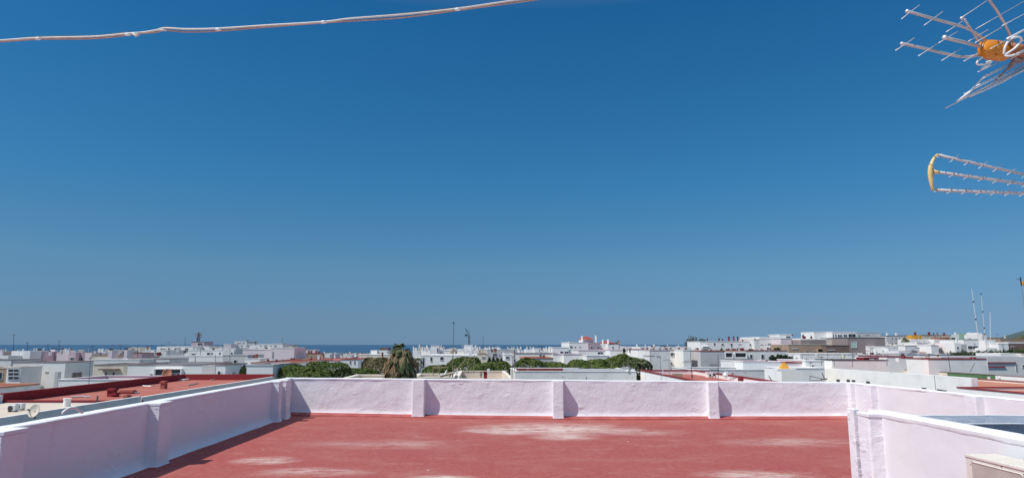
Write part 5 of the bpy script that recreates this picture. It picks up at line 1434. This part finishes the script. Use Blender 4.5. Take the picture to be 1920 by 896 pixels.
bush('smaller green tree behind the upper white apartments', 1306, 1326, 634, 196, 'hedge', 13, hh=1.6, n=800, size=.2)
for i, (x0, x1, yt) in enumerate(((1441, 1456, 665.5), (1452, 1468, 663), (1464, 1480, 664.5), (1476, 1492, 667.5), (1488, 1501, 671))):
    bush(('first', 'second', 'third', 'fourth', 'last')[i] + ' dark shrub of the hedge behind the maroon roof line, counted from the apartment', x0, x1, yt, 106, 'cypress', 20 + i, hh=1.2, n=1000, name='shrub', cat='shrub', group='shrubs behind the maroon roof line')
for i in range(14):
    x0 = 1752 + i * 12.5
    yt = (663, 660, 658, 657.5, 656, 657, 655.5, 657, 656, 655, 654.5, 653.5, 652, 651.5)[i]
    bush('green bush of the long hedge below the white hill houses', x0 - 4, x0 + 17, yt, 138 + (i % 3) * 5, ('hedge', 'pine', 'hedge', 'cypress')[i % 4], 40 + i, hh=1.5, n=900, size=.17, name='bush', cat='bush', group='bushes of the long hedge')
bush('pale green shrub in front of the grey house with small square windows', 1691, 1703, 632.5, 192, 'hedge', 60, hh=2, n=600, size=.2)
bush('clipped green hedge below the banded villa', 1449, 1464, 650.5, 150, 'cypress', 61, hh=.8, n=600, name='hedge', cat='hedge')

# palms
def palm(label, px, ytop, Y, w, hdry, seed, trunk_r=.3, nf=46, nd=60, green=True, name='palm_tree', group=None, crown_r=(.42, .55)):
    r_ = random.Random(seed)
    top = P(px, ytop, Y); c = Vector((top.x, Y, top.z - w * crown_r[1] * .78))
    r = root(name, (c.x, Y, 0), label, 'palm', group)
    mb = MB(); mb.tube([(c.x, Y, -.05), (c.x + .05, Y, c.z * .5), (c.x, Y, c.z)], [trunk_r * 1.25, trunk_r, trunk_r], 10); mb.build('trunk', M['bark'], r)
    def fan(mb, base, dirv, L, droop, nl=11, spread=.85, wl=.035, twist=0):
        d_ = dirv.normalized(); side = d_.cross(Vector((0, 0, 1)))
        if side.length < .1: side = Vector((1, 0, 0))
        side.normalize(); side = (side * math.cos(twist) + d_.cross(side) * math.sin(twist)).normalized()
        st = base + d_ * L * .45
        mb.quad(base + side * .02, st + side * .012, st - side * .012, base - side * .02)
        for k in range(nl):
            t = (k / (nl - 1) - .5) * 2 * spread
            ld = (d_ * math.cos(t) + side * math.sin(t)).normalized()
            l = L * .62 * (1 - .25 * abs(t))
            m1 = st + ld * l * .55 + Vector((0, 0, -droop * l * .18)); e = st + ld * l + Vector((0, 0, -droop * l * .75))
            n_ = ld.cross(Vector((r_.uniform(-.4, .4), r_.uniform(-.4, .4), 1))).normalized() * wl
            mb.quad(st, m1 + n_, m1 - n_); mb.quad(m1 + n_, e, m1 - n_)
    mb = MB()
    for k in range(nf):
        a = r_.uniform(0, 6.28); el = r_.choice((r_.uniform(-.3, .5), r_.uniform(.2, 1.3)))
        d_ = Vector((math.cos(a) * math.cos(el), math.sin(a) * math.cos(el), math.sin(el)))
        fan(mb, c, d_, w * r_.uniform(*crown_r), r_.uniform(.5, 1.1), wl=.02 + w * .008, twist=r_.uniform(-.6, .6))
    if green: mb.build('crown', M['palm_green'], r)
    mb = MB(); mg = MB()
    for k in range(nd):
        a = r_.uniform(0, 6.28); z = c.z - r_.uniform(-.1, 1) ** 1 * hdry * .75
        f_ = (c.z - z) / hdry; rad = w * (r_.uniform(.10, .34) + .12 * f_)
        b0 = Vector((c.x + math.cos(a) * rad * .5, Y + math.sin(a) * rad * .5, z))
        d_ = Vector((math.cos(a) * .42, math.sin(a) * .42, -1))
        fan(mb if r_.random() < (.62 if z > c.z - hdry * .4 else .4) else mg, b0 + Vector((math.cos(a), math.sin(a), 0)) * rad * .5, d_, w * r_.uniform(.35, .6), .25, nl=9, spread=.42, wl=.018 + w * .006, twist=r_.uniform(-1, 1))
    mb.build('dead_fronds', M['palm_dry'], r); mg.build('hanging_fronds', M['palm_green'], r)
    return r
palm('large shaggy fan palm with a thick skirt of dead hanging fronds', 751, 639.5, 57, 2.6, 3.4, 5, .34, 70, 400, crown_r=(.28, .38))
palm('young palm with yellowing fronds among the pines near the long apartments', 1181, 667, 101, 2.2, 1.0, 6, .15, 26, 14)
palm('second yellowing palm half sunk in the pine at the long apartments', 1203, 668.5, 102, 2.0, .8, 8, .15, 24, 10)
palm('small dark palm drooping over the garden pavilion', 784, 668, 100, 2.0, .5, 9, .14, 26, 6)
palm('distant palm in front of the long grey house', 1697, 630.5, 188, 2.6, .6, 10, .2, 24, 6)

# ------------------------------------------------------------------ aerials and poles
def aerial(label, px0, yt, px1, yb, Y, w=1.2, arms=(), mat='dark', name='tv_antenna', cat='antenna', group=None, collars=(), lean_z=None):
    """pole from (px1,yb) up to (px0,yt); arms: (fraction from the top, half length m, elements, kind)"""
    a, b2 = P(px1, yb, Y), P(px0, yt, Y)
    rr_ = w / 2 * Y / F
    r = root(name, tuple(a), label, cat, group)
    mb = MB(); mb.tube([a, a * .5 + b2 * .5, b2], [rr_, rr_ * .9, rr_ * .7], 6); mb.build('pole', M[mat], r)
    for q in collars:
        p = b2 + (a - b2) * q; mb = MB(); mb.tube([p + Vector((0, 0, .09)), p - Vector((0, 0, .09))], rr_ * 1.9, 8); mb.build('collar', M['dark'], r)
    for (q, L0_, L1_, n, mt) in arms:
        p = b2 + (a - b2) * q
        mb = MB(); mb.tube([p + Vector((L0_, -.1, 0)), p + Vector((L1_, .1, 0))], rr_ * .7, 5); bo_ = mb.build('boom', M[mt], r)
        WP[bo_.name] = WP[r.name]
        if n:
            mb = MB()
            for k in range(n):
                x = L0_ + (L1_ - L0_) * (k + .5) / n
                h = .16 + .1 * k / n
                mb.tube([p + Vector((x, -h * 1.3, -h * .6)), p + Vector((x, h * 1.3, h * .6))], rr_ * .45, 4)
            mb.build('elements', M[mt], bo_)
    return r
# skyline, lane side
aerial('thin lattice pole with a small head over the sea, by the lane end houses', 26, 626, 25, 662, 260, .9, ((.04, -.5, .5, 3, 'dark'),))
aerial('short skyline aerial between the white box house and the pink house', 51, 641, 52, 658, 240, .9, ((.1, -.5, .4, 3, 'dark'),))
aerial('skyline aerial with one crossbar above the mauve patterned house', 90, 645, 90, 660, 230, .8, ((.02, -.5, .5, 3, 'dark'),))
aerial('double crossbar aerial above the white pipe chimneys', 111, 638.5, 110.5, 660, 230, .8, ((.04, -.45, .5, 3, 'dark'), (.4, -.4, .3, 3, 'dark')))
aerial('small aerial leaning over the mauve corner house', 173, 647.5, 173, 662, 200, .9, ((.08, -.3, .3, 3, 'dark'),))
aerial('aerial with a zigzag head above the greyish stepped house', 225, 646, 226, 657, 215, .9, ((.05, -.7, .6, 5, 'dark'),))
aerial('pair aerial beside the orange-brown panel block', 258, 648, 258.5, 675, 170, .8, ((.05, -.2, .2, 2, 'dark'),))
aerial('slim aerial standing over the open loggia', 283, 646, 283, 656, 200, .9)
aerial('faint slim mast beside the pink roof house', 347, 632, 347, 650, 250, .8)
aerial('thin black pole rising from the maroon kerb of the salmon-red roof', 170, 668, 166, 728, 66, 1.0, ((.05, -.12, .12, 2, 'dark'),))
aerial('dark roof post with clamps on the salmon-red roof', 182, 741, 181, 760, 40, 1.6)
aerial('bent rusty aerial lying along the salmon-red roof kerb', 290, 722, 289, 743, 62, .9, ((.05, -1.2, 1.0, 7, 'dark'),))
for i, (x, y0_, y1_, Y) in enumerate(((317, 655, 682, 160), (343.5, 658, 682, 155), (376, 652, 668, 170), (366, 660, 682, 150), (431, 652, 683, 128), (440, 655, 676, 150), (404, 664, 683, 140), (530, 672, 677, 122))):
    aerial('thin drainpipe-like pole standing before the pale apartments', x, y0_, x, y1_, Y, .9, group='thin poles before the pale apartments', name='pole', cat='pole')
aerial('stub aerial with crossbars over the slot-window slab', 464, 637, 464, 646, 200, 1, ((.1, -.6, .3, 3, 'dark'), (.4, -.3, .5, 3, 'dark')))
aerial('small ball-topped aerial over the slot-window slab', 479, 640, 479, 646, 200, 1.2, ((.1, -.25, .25, 3, 'dark'),))
aerial('tall faint aerial over the blank gable house', 529, 632, 529, 648, 200, .7, ((.05, -.5, .5, 3, 'steel'),))
# lattice mast
Ym = 244
r = root('lattice_tower', tuple(P(371, 642, Ym)), 'dark lattice tower with a caged drum of antennas on the pink roof house', 'tower')
mb = MB(); a = P(371.5, 642, Ym); t = P(371.5, 631.5, Ym)
for k in range(4):
    dx, dy = ((-.35, -.35), (.35, -.35), (.35, .35), (-.35, .35))[k]
    mb.tube([(a.x + dx, Ym + dy, a.z), (a.x + dx, Ym + dy, t.z)], .1, 5)
for k in range(4):
    z0, z1 = a.z + (t.z - a.z) * k / 4, a.z + (t.z - a.z) * (k + 1) / 4; s = 1 if k % 2 else -1
    mb.tube([(a.x - .35 * s, Ym - .35, z0), (a.x + .35 * s, Ym - .35, z1)], .07, 4)
mb.build('lattice', M['dark'], r)
mb = MB(); t2 = P(371.5, 624.5, Ym)
for z in (t.z, (t.z + t2.z) / 2, t2.z):
    pts = [(a.x + 1.0 * math.cos(k * .785), Ym + 1.0 * math.sin(k * .785), z) for k in range(9)]; mb.tube(pts, .1, 4)
for k in range(8):
    mb.tube([(a.x + 1.0 * math.cos(k * .785), Ym + 1.0 * math.sin(k * .785), t.z), (a.x + 1.0 * math.cos(k * .785), Ym + 1.0 * math.sin(k * .785), t2.z)], .08, 4)
mb.tube([(a.x - 1.3, Ym, t2.z), (a.x + 1.3, Ym, t2.z)], .1, 4)
mb.build('cage', M['taupe'], r)
mb = MB(); mb.tube([(a.x, Ym, t.z), (a.x, Ym, t2.z + .4)], .22, 6); mb.build('drum', M['dark'], r)
# centre
aerial('tall slim pole standing on the red chimney block', 850.5, 602, 849, 690, 110, 1.0, ((.04, -.2, .2, 2, 'dark'),))
# tower crane far off
Yk = 620
r = root('tower_crane', tuple(P(880, 655, Yk)), 'small distant tower crane with a raised jib above the rooftops', 'crane')
mb = MB()
for dx in (-.6, .6): mb.tube([P(880, 658, Yk) + Vector((dx, 0, 0)), P(879.5, 628, Yk) + Vector((dx, 0, 0))], .22, 4)
for k in range(8):
    z0 = P(880, 656 - k * 3.4, Yk); z1 = P(880, 656 - (k + 1) * 3.4, Yk); s = .6 if k % 2 else -.6
    mb.tube([z0 + Vector((-s, 0, 0)), z1 + Vector((s, 0, 0))], .15, 4)
mb.build('tower', M['dark'], r)
mb = MB(); mb.tube([P(879.5, 628, Yk), P(872.5, 616, Yk)], .25, 4); mb.tube([P(879.5, 628, Yk), P(881, 624, Yk), P(872.5, 616, Yk)], .12, 4); mb.build('jib', M['dark'], r)
mb = MB(); mb.tube([P(872.5, 627, Yk), P(877.5, 628, Yk)], .3, 4); mb.box(P(872, 628, Yk).x, P(876, 628, Yk).x, Yk - 1, Yk + 1, P(872, 630, Yk).z, P(872, 626.5, Yk).z); mb.build('counterweight', M['dark'], r)
aerial('slim grey mast east of the distant crane', 906, 628, 905, 690, 150, .8)
aerial('leaning wooden post at the corner of the cream cluttered terrace', 848, 668, 849, 705, 64, 1.3, mat='wood', name='pole', cat='pole')
aerial('wooden clothes-line post with a short crosspiece', 877.5, 672, 877.5, 700, 68, 1.4, ((.03, -.35, .35, 0, 'wood'),), mat='wood', name='clothes_post', cat='post')
aerial('taller wooden post with a bent top', 889.5, 665, 888.5, 700, 68, 1.4, mat='wood', name='clothes_post', cat='post')
mb = MB(); mb.tube([P(853, 695, 67), P(873, 675, 67)], .04, 5); o = mb.build('brace_pole', M['wood']); tag(o, 'slanting wooden stay running up to the clothes-line post', 'pole')
# scaffold-like frame
r = root('pergola', tuple(P(825, 704, 63)), 'rickety wooden pergola frame on the cream kerbed roof', 'pergola')
for i, x in enumerate((812, 823.5, 838)):
    mb = MB(); mb.tube([P(x, 705, 63), P(x + 1, 688.5, 63)], .035, 5); mb.build('post', M['wood'], r)
mb = MB(); mb.tube([P(810, 688.5, 63), P(841, 688.5, 63)], .035, 5); mb.tube([P(812, 690, 65), P(840, 689, 65)], .03, 5); mb.build('beam', M['wood'], r)
r = root('lumber', tuple(P(835, 703, 62)), 'heap of planks and pale boards leaning at the cluttered terrace corner', 'planks')
for i, (a_, b_, c_, d_) in enumerate(((822, 704.5, 852, 697), (826, 706, 850, 699.5), (832, 703, 838, 694), (843, 706, 846, 700), (848, 706, 850, 699), (853, 706, 855, 698))):
    mb = MB(); mb.tube([P(a_, b_, 61.5 + i * .1), P(c_, d_, 62 + i * .1)], .05, 5); mb.build('plank', M[('cream', 'wood', 'bright', 'taupe', 'dark', 'cream')[i]], r)
B('maroon chimney block on the cream cluttered terrace', 907, 913.5, 698, 66, .5, 'darkred', 'darkred', 'darkred', .05, name='chimney_block', cat='chimney', zb=7)
aerial('dark finned vent post beside the maroon chimney block', 902, 696, 902, 708, 65, 2, ((.1, -.12, .12, 0, 'dark'), (.5, -.12, .12, 0, 'dark')), name='vent_pipe', cat='vent')
mb = MB(); p = P(916, 691, 65); mb.box(p.x - .12, p.x + .12, 64.9, 65.1, p.z - .35, p.z); o = mb.build('lantern', M['bright'], bevel=.03); tag(o, 'white box lantern on the rim of the cluttered terrace', 'lantern')
B('white stucco end pier of the cream cluttered terrace', 958.5, 962.5, 693, 64, .5, 'cream', 'cream', None, .05, name='pier', cat='pier', zb=7)
aerial('dark pole beside the white stucco end pier', 961.5, 668, 961, 695, 80, 1.1, ((.05, -.2, .2, 0, 'dark'),))
aerial('white banded mast with rungs in front of the blank wall', 964.5, 655, 964.5, 697, 82, 1.3, ((.2, -.15, .3, 0, 'steel'), (.4, -.15, .3, 0, 'steel'), (.6, -.15, .3, 0, 'steel')), mat='steel', collars=(.1, .3, .5, .7))
aerial('pale thin pole on the kerb before the pines', 990, 685, 990, 696, 84, .8, mat='frame')
aerial('thin tan pole with a lamp head over the pines', 1109, 673, 1108.5, 695, 90, .8, ((.02, -.35, .05, 0, 'yellow'),), mat='wood')
vent_pipe('grey cowl vent on the blank-walled house roof near the pale thin pole', 1010, 685, 692, 8.5, 5, 'steel')
vent_pipe('squat grey vent on the blank-walled house roof below the yellow lamp pole', 1142, 690, 696, 8.4, 5, 'steel')
# bench of dishes at the roof end
dish('grey satellite dish tilted on the roof end by the red roof', 1180, 690, 87, .3, (.5, -.8, .3), 'steel', 696)
aerial('crossed aluminium aerial lying by the grey dishes', 1171, 686, 1173, 696, 87, 1.2, ((.3, -.4, .4, 5, 'frame'),), mat='frame')
dish('second grey satellite dish facing the flank of the red-roofed house', 1176, 692, 86, .25, (-.5, -.8, .3), 'steel', 696)
# posts on the front of the blank wall
aerial('short bent pipe end on the far parapet coping beside the middle pilaster', 1054.5, 704.5, 1057, 709.5, 19.2, 2.0, mat='steel', name='pipe', cat='pipe')
aerial('short dark pipe stub showing just above the far parapet coping', 1099, 706.5, 1099.5, 710.5, 19.4, 1.8, mat='dark', name='pipe', cat='pipe')
# yagis over the red roof
aerial('aerial with a long boom pointing away, first from the pines', 1219, 655, 1219, 700, 76, 1.1, ((.27, -.75, .55, 8, 'dark'),))
aerial('aerial whose short boom tops a grey post', 1238, 668, 1239, 702, 74, 1.2, ((.02, -.4, .05, 5, 'dark'),), mat='steel')
aerial('aerial with a pale boom reaching towards the post', 1254, 673, 1255, 704, 72, 1.1, ((.05, -.6, .1, 7, 'steel'),), mat='steel')
aerial('tall dark aerial pole with two side booms on the red roof', 1294, 655, 1298, 712, 66, 1.1, ((.38, -.65, .1, 6, 'steel'), (.85, -.1, .1, 2, 'dark')), collars=(.9,))
aerial('black aerial with two stacked long booms in front of the grey gable', 1346.5, 664, 1346.5, 712, 64, 1.2, ((.42, -.8, .05, 8, 'dark'), (.61, -.8, .1, 9, 'dark')), collars=(.62,))
aerial('small white-collared aerial on the maroon kerb', 1243, 691, 1243, 702, 72, 1.6, mat='frame')
aerial('thin pale pole where the red kerb bends', 1293, 690, 1292, 698, 78, .9, mat='frame')
# clutter on the red roof
ac_box('white condenser tipped beside the open box on the red roof', 1340, 706, 8.6, .5, .42, .3, Yo=79)
B('open white-framed rooftop box on the red roof', 1327, 1336, 699.5, 80, .8, 'bright', 'darkred', 'bright', .1, name='box', cat='box', zb=8.2, wins=((1329, 1334, 701, 706),))
dish('wire grid dish lying against the kerb of the red roof', 1360, 701, 66, .28, (-.6, -.6, .6), 'steel', 709)
r = root('cable_reel', tuple(P(1385, 706, 66)), 'tangle of old aerial parts piled on the red roof kerb', 'scrap')
rq = random.Random(5)
for k in range(12):
    x, y = rq.uniform(1374, 1396), rq.uniform(694, 708)
    mb = MB(); mb.tube([P(x, y, 66), P(x + rq.uniform(-7, 7), y + rq.uniform(-6, 6), 66.5)], .03, 4); mb.build('rod', M[rq.choice(('taupe', 'steel', 'rust', 'cream'))], r)
aerial('red and white short posts along the orange roof edge', 1369, 705, 1369, 713, 62, 1.8, mat='frame', name='pole', cat='pole')
B('maroon chimney lump at the end of the red roof kerb', 1388, 1394, 706, 63, .6, 'darkred', 'darkred', None, .05, name='chimney_block', cat='chimney', zb=8)
B('brownish tank box sitting on the red roof', 1264, 1280, 700.5, 72, .8, 'tan', 'tan', None, .05, name='tank', cat='tank', zb=8)
aerial('leaning black pipe in front of the wide grey house wall', 1441, 703.5, 1448, 715, 60, 1.8, mat='dark', name='pipe', cat='pipe')
r = root('tv_antenna', tuple(P(1547, 712, 50)), 'fallen aerial with a wire triangle above the far parapet end', 'antenna')
mb = MB(); mb.tube([P(1519, 704.5, 50), P(1541, 709.5, 50), P(1541, 712.5, 50), P(1518, 713, 50), P(1519, 704.5, 50)], .022, 5, cap=False); mb.build('wire_loop', M['dark'], r)
mb = MB(); mb.tube([P(1541, 698, 50), P(1546, 710, 50)], .03, 5); mb.build('pole', M['dark'], r)
mb = MB()
for k in range(6): mb.tube([P(1539 + k * 2, 712.5 - (k % 2), 50), P(1541 + k * 2, 709, 50)], .03, 4)
mb.build('elements', M['dark'], r)
aerial('dark frame post on the white roof with small vents', 1520, 679, 1521, 694, 88, 1, ((.05, -.3, .3, 3, 'dark'),))
for i, (x, y0_, y1_, Y, a_) in enumerate(((1540, 668, 684, 96, 1), (1564, 671, 686, 92, 0), (1598, 660, 688, 94, 1), (1601, 667, 676, 96, 1), (1504, 664, 676, 110, 0), (1512, 672, 684, 100, 1), (1632, 655, 676, 108, 0), (1644, 655, 676, 108, 0), (1577, 664, 674, 100, 0))):
    aerial('slim aerial among the whitewashed roofs in front of the brown house', x, y0_, x + .5, y1_, Y, .9, ((.08, -.35, .35, 4, 'dark'),) if a_ else (), group='slim aerials before the brown house')
aerial('grey stub post at the white front house', 1663, 672, 1663, 686, 84, 1.8, mat='steel', name='pole', cat='pole')
# big poles
aerial('tall pale mast leaning over the crest houses', 1822, 541, 1835, 640, 90, 1.3, mat='frame', collars=(.25, .58), name='antenna_mast', cat='mast')
aerial('second tall mast with dark collars and a red and white foot', 1839.5, 551, 1853, 697, 78, 1.0, mat='frame', collars=(.0, .23, .44, .52, .73), name='antenna_mast', cat='mast', arms=((.74, -.5, .2, 0, 'steel'),))
aerial('straight pale mast without fittings next to the collared mast', 1856.5, 585, 1857, 640, 100, 1.3, mat='frame', name='antenna_mast', cat='mast')
aerial('thin black pole crossing the white front behind the cream parapet', 1777, 660, 1782, 696, 80, 1.2)
aerial('guy rope slanting from the maroon chimney to the green parapet', 1828, 680, 1819, 697, 80, 1.0, name='rope', cat='rope')
aerial('slim red and white pole before the hedge', 1824, 662, 1824.5, 676, 92, 1, mat='steel')
r = aerial('leaning mast with a yellow box near its head at the frame edge of the sky', 1913.5, 522, 1922, 590, 30, 1.3, ((.02, -.28, .1, 0, 'dark'),), mat='steel', collars=(.02, .13), name='antenna_mast', cat='mast')
mb = MB(); p = P(1918, 531, 30); mb.box(p.x - .06, p.x + .12, 29.9, 30.1, p.z - .08, p.z + .08); mb.build('junction_box', M['yellow'], r, bevel=.01)
mb = MB(); mb.tube([P(1922, 590, 30), P(1952, 760, 30)], .015, 6); mb.build('pole', M['steel'], r)
# thin masts on the far roofs of the villa
aerial('short aerial beside the tall villa chimney', 1118.5, 625, 1118.5, 634, 180, .9)
dish('small dish on the white roof behind the villa terrace', 1160, 641, 186, .5, (.2, -1, .3), 'taupe', 646)

# shrubs in tubs along the roof line of the long apartments
for i, (x, mt) in enumerate(((1353, 'hedge'), (1375, 'hedge'), (1384, 'cypress'), (1391, 'cypress'), (1406, 'hedge'), (1170, 'cypress'), (1183, 'cypress'))):
    bush('small potted shrub on the roof edge of the long white rows', x - 3, x + 3, 652, 128, mt, 80 + i, hh=.5, n=160, size=.12, name='potted_shrub', cat='shrub', group='potted shrubs on the long white rows', zb=8.5)

# street lines: a few cables sagging between far poles
for i, (p, q, Y) in enumerate((((1206, 667), (1227, 667.5), 90), ((1280, 678.5), (1294, 678.5), 66))):
    mb = MB(); a_, b_ = P(*p, Y), P(*q, Y); mb.tube([a_, (a_ + b_) / 2 - Vector((0, 0, .05)), b_], .025, 4)
    o = mb.build('cable', M['steel']); tag(o, ('thin cable reaching out from the first aerial by the pines', 'thin cable reaching to the tall dark aerial pole')[i], 'cable')

# ------------------------------------------------------------------ small things on the far roofs
rz_ = random.Random(99)
def clutter(zone, x0, x1, ya, yb, Ya, Yb, npole, ntank, names):
    for i in range(npole):
        x = rz_.uniform(x0, x1); Y = rz_.uniform(Ya, Yb); y1 = rz_.uniform(ya, yb); h = rz_.uniform(5, 13)
        arms = ((.06, -rz_.uniform(.2, .6), rz_.uniform(.2, .5), 3, 'dark'),) if rz_.random() < .45 else ()
        aerial('thin aerial pole ' + names, x, y1 - h, x + rz_.uniform(-.5, .5), y1 + 3, Y, rz_.uniform(.55, .85), arms, mat=rz_.choice(('dark', 'steel', 'taupe', 'frame')), group='aerial poles ' + zone)
    for i in range(ntank):
        x = rz_.uniform(x0, x1); Y = rz_.uniform(Ya, Yb); y1 = rz_.uniform(ya, yb); w = rz_.uniform(1.4, 4.5); h = rz_.uniform(1.6, 3.6)
        a = P(x, y1 - h, Y); zb = P(x, y1 + 4, Y).z; ww = w / 2 * Y / F
        r = root('rooftop_tank', (a.x, Y, zb), 'small rooftop tank or hatch ' + names, 'tank', 'rooftop tanks ' + zone)
        mb = MB()
        if rz_.random() < .4: mb.tube([(a.x, Y, zb), (a.x, Y, a.z)], ww, 10)
        else: mb.box(a.x - ww, a.x + ww, Y - .4, Y + .4, zb, a.z)
        mt = rz_.choice(('bright', 'white', 'rust', 'darkred', 'taupe', 'grey', 'cream'))
        mb.build('body', M[mt], r, bevel=.02)
        mb = MB(); mb.box(a.x - ww * 1.1, a.x + ww * 1.1, Y - .45, Y + .45, a.z, a.z + .07); mb.build('lid', M[rz_.choice(('bright', 'dark', mt))], r)
clutter('over the pink row', 20, 260, 656, 664, 175, 200, 14, 10, 'on the houses of the pink row')
clutter('before the pale apartments', 270, 520, 650, 668, 150, 200, 18, 14, 'on the pale apartments near the lattice tower')
clutter('by the sea band', 560, 720, 664, 672, 120, 180, 10, 8, 'on the red roofs above the first pines')
clutter('by the stair towers', 775, 905, 656, 664, 142, 170, 10, 10, 'around the two bright stair towers')
clutter('towards the villa', 910, 1065, 656, 664, 125, 175, 10, 10, 'on the white houses between the cypresses and the villa')
clutter('on the long rows', 1196, 1476, 655, 657, 118, 130, 12, 16, 'along the roofs of the long white apartments')
clutter('before the brown building', 1500, 1770, 662, 676, 98, 126, 16, 16, 'on the whitewashed roofs before the brown building')
clutter('on the crest', 1660, 1900, 633, 648, 170, 200, 10, 10, 'among the crest houses near the barn')
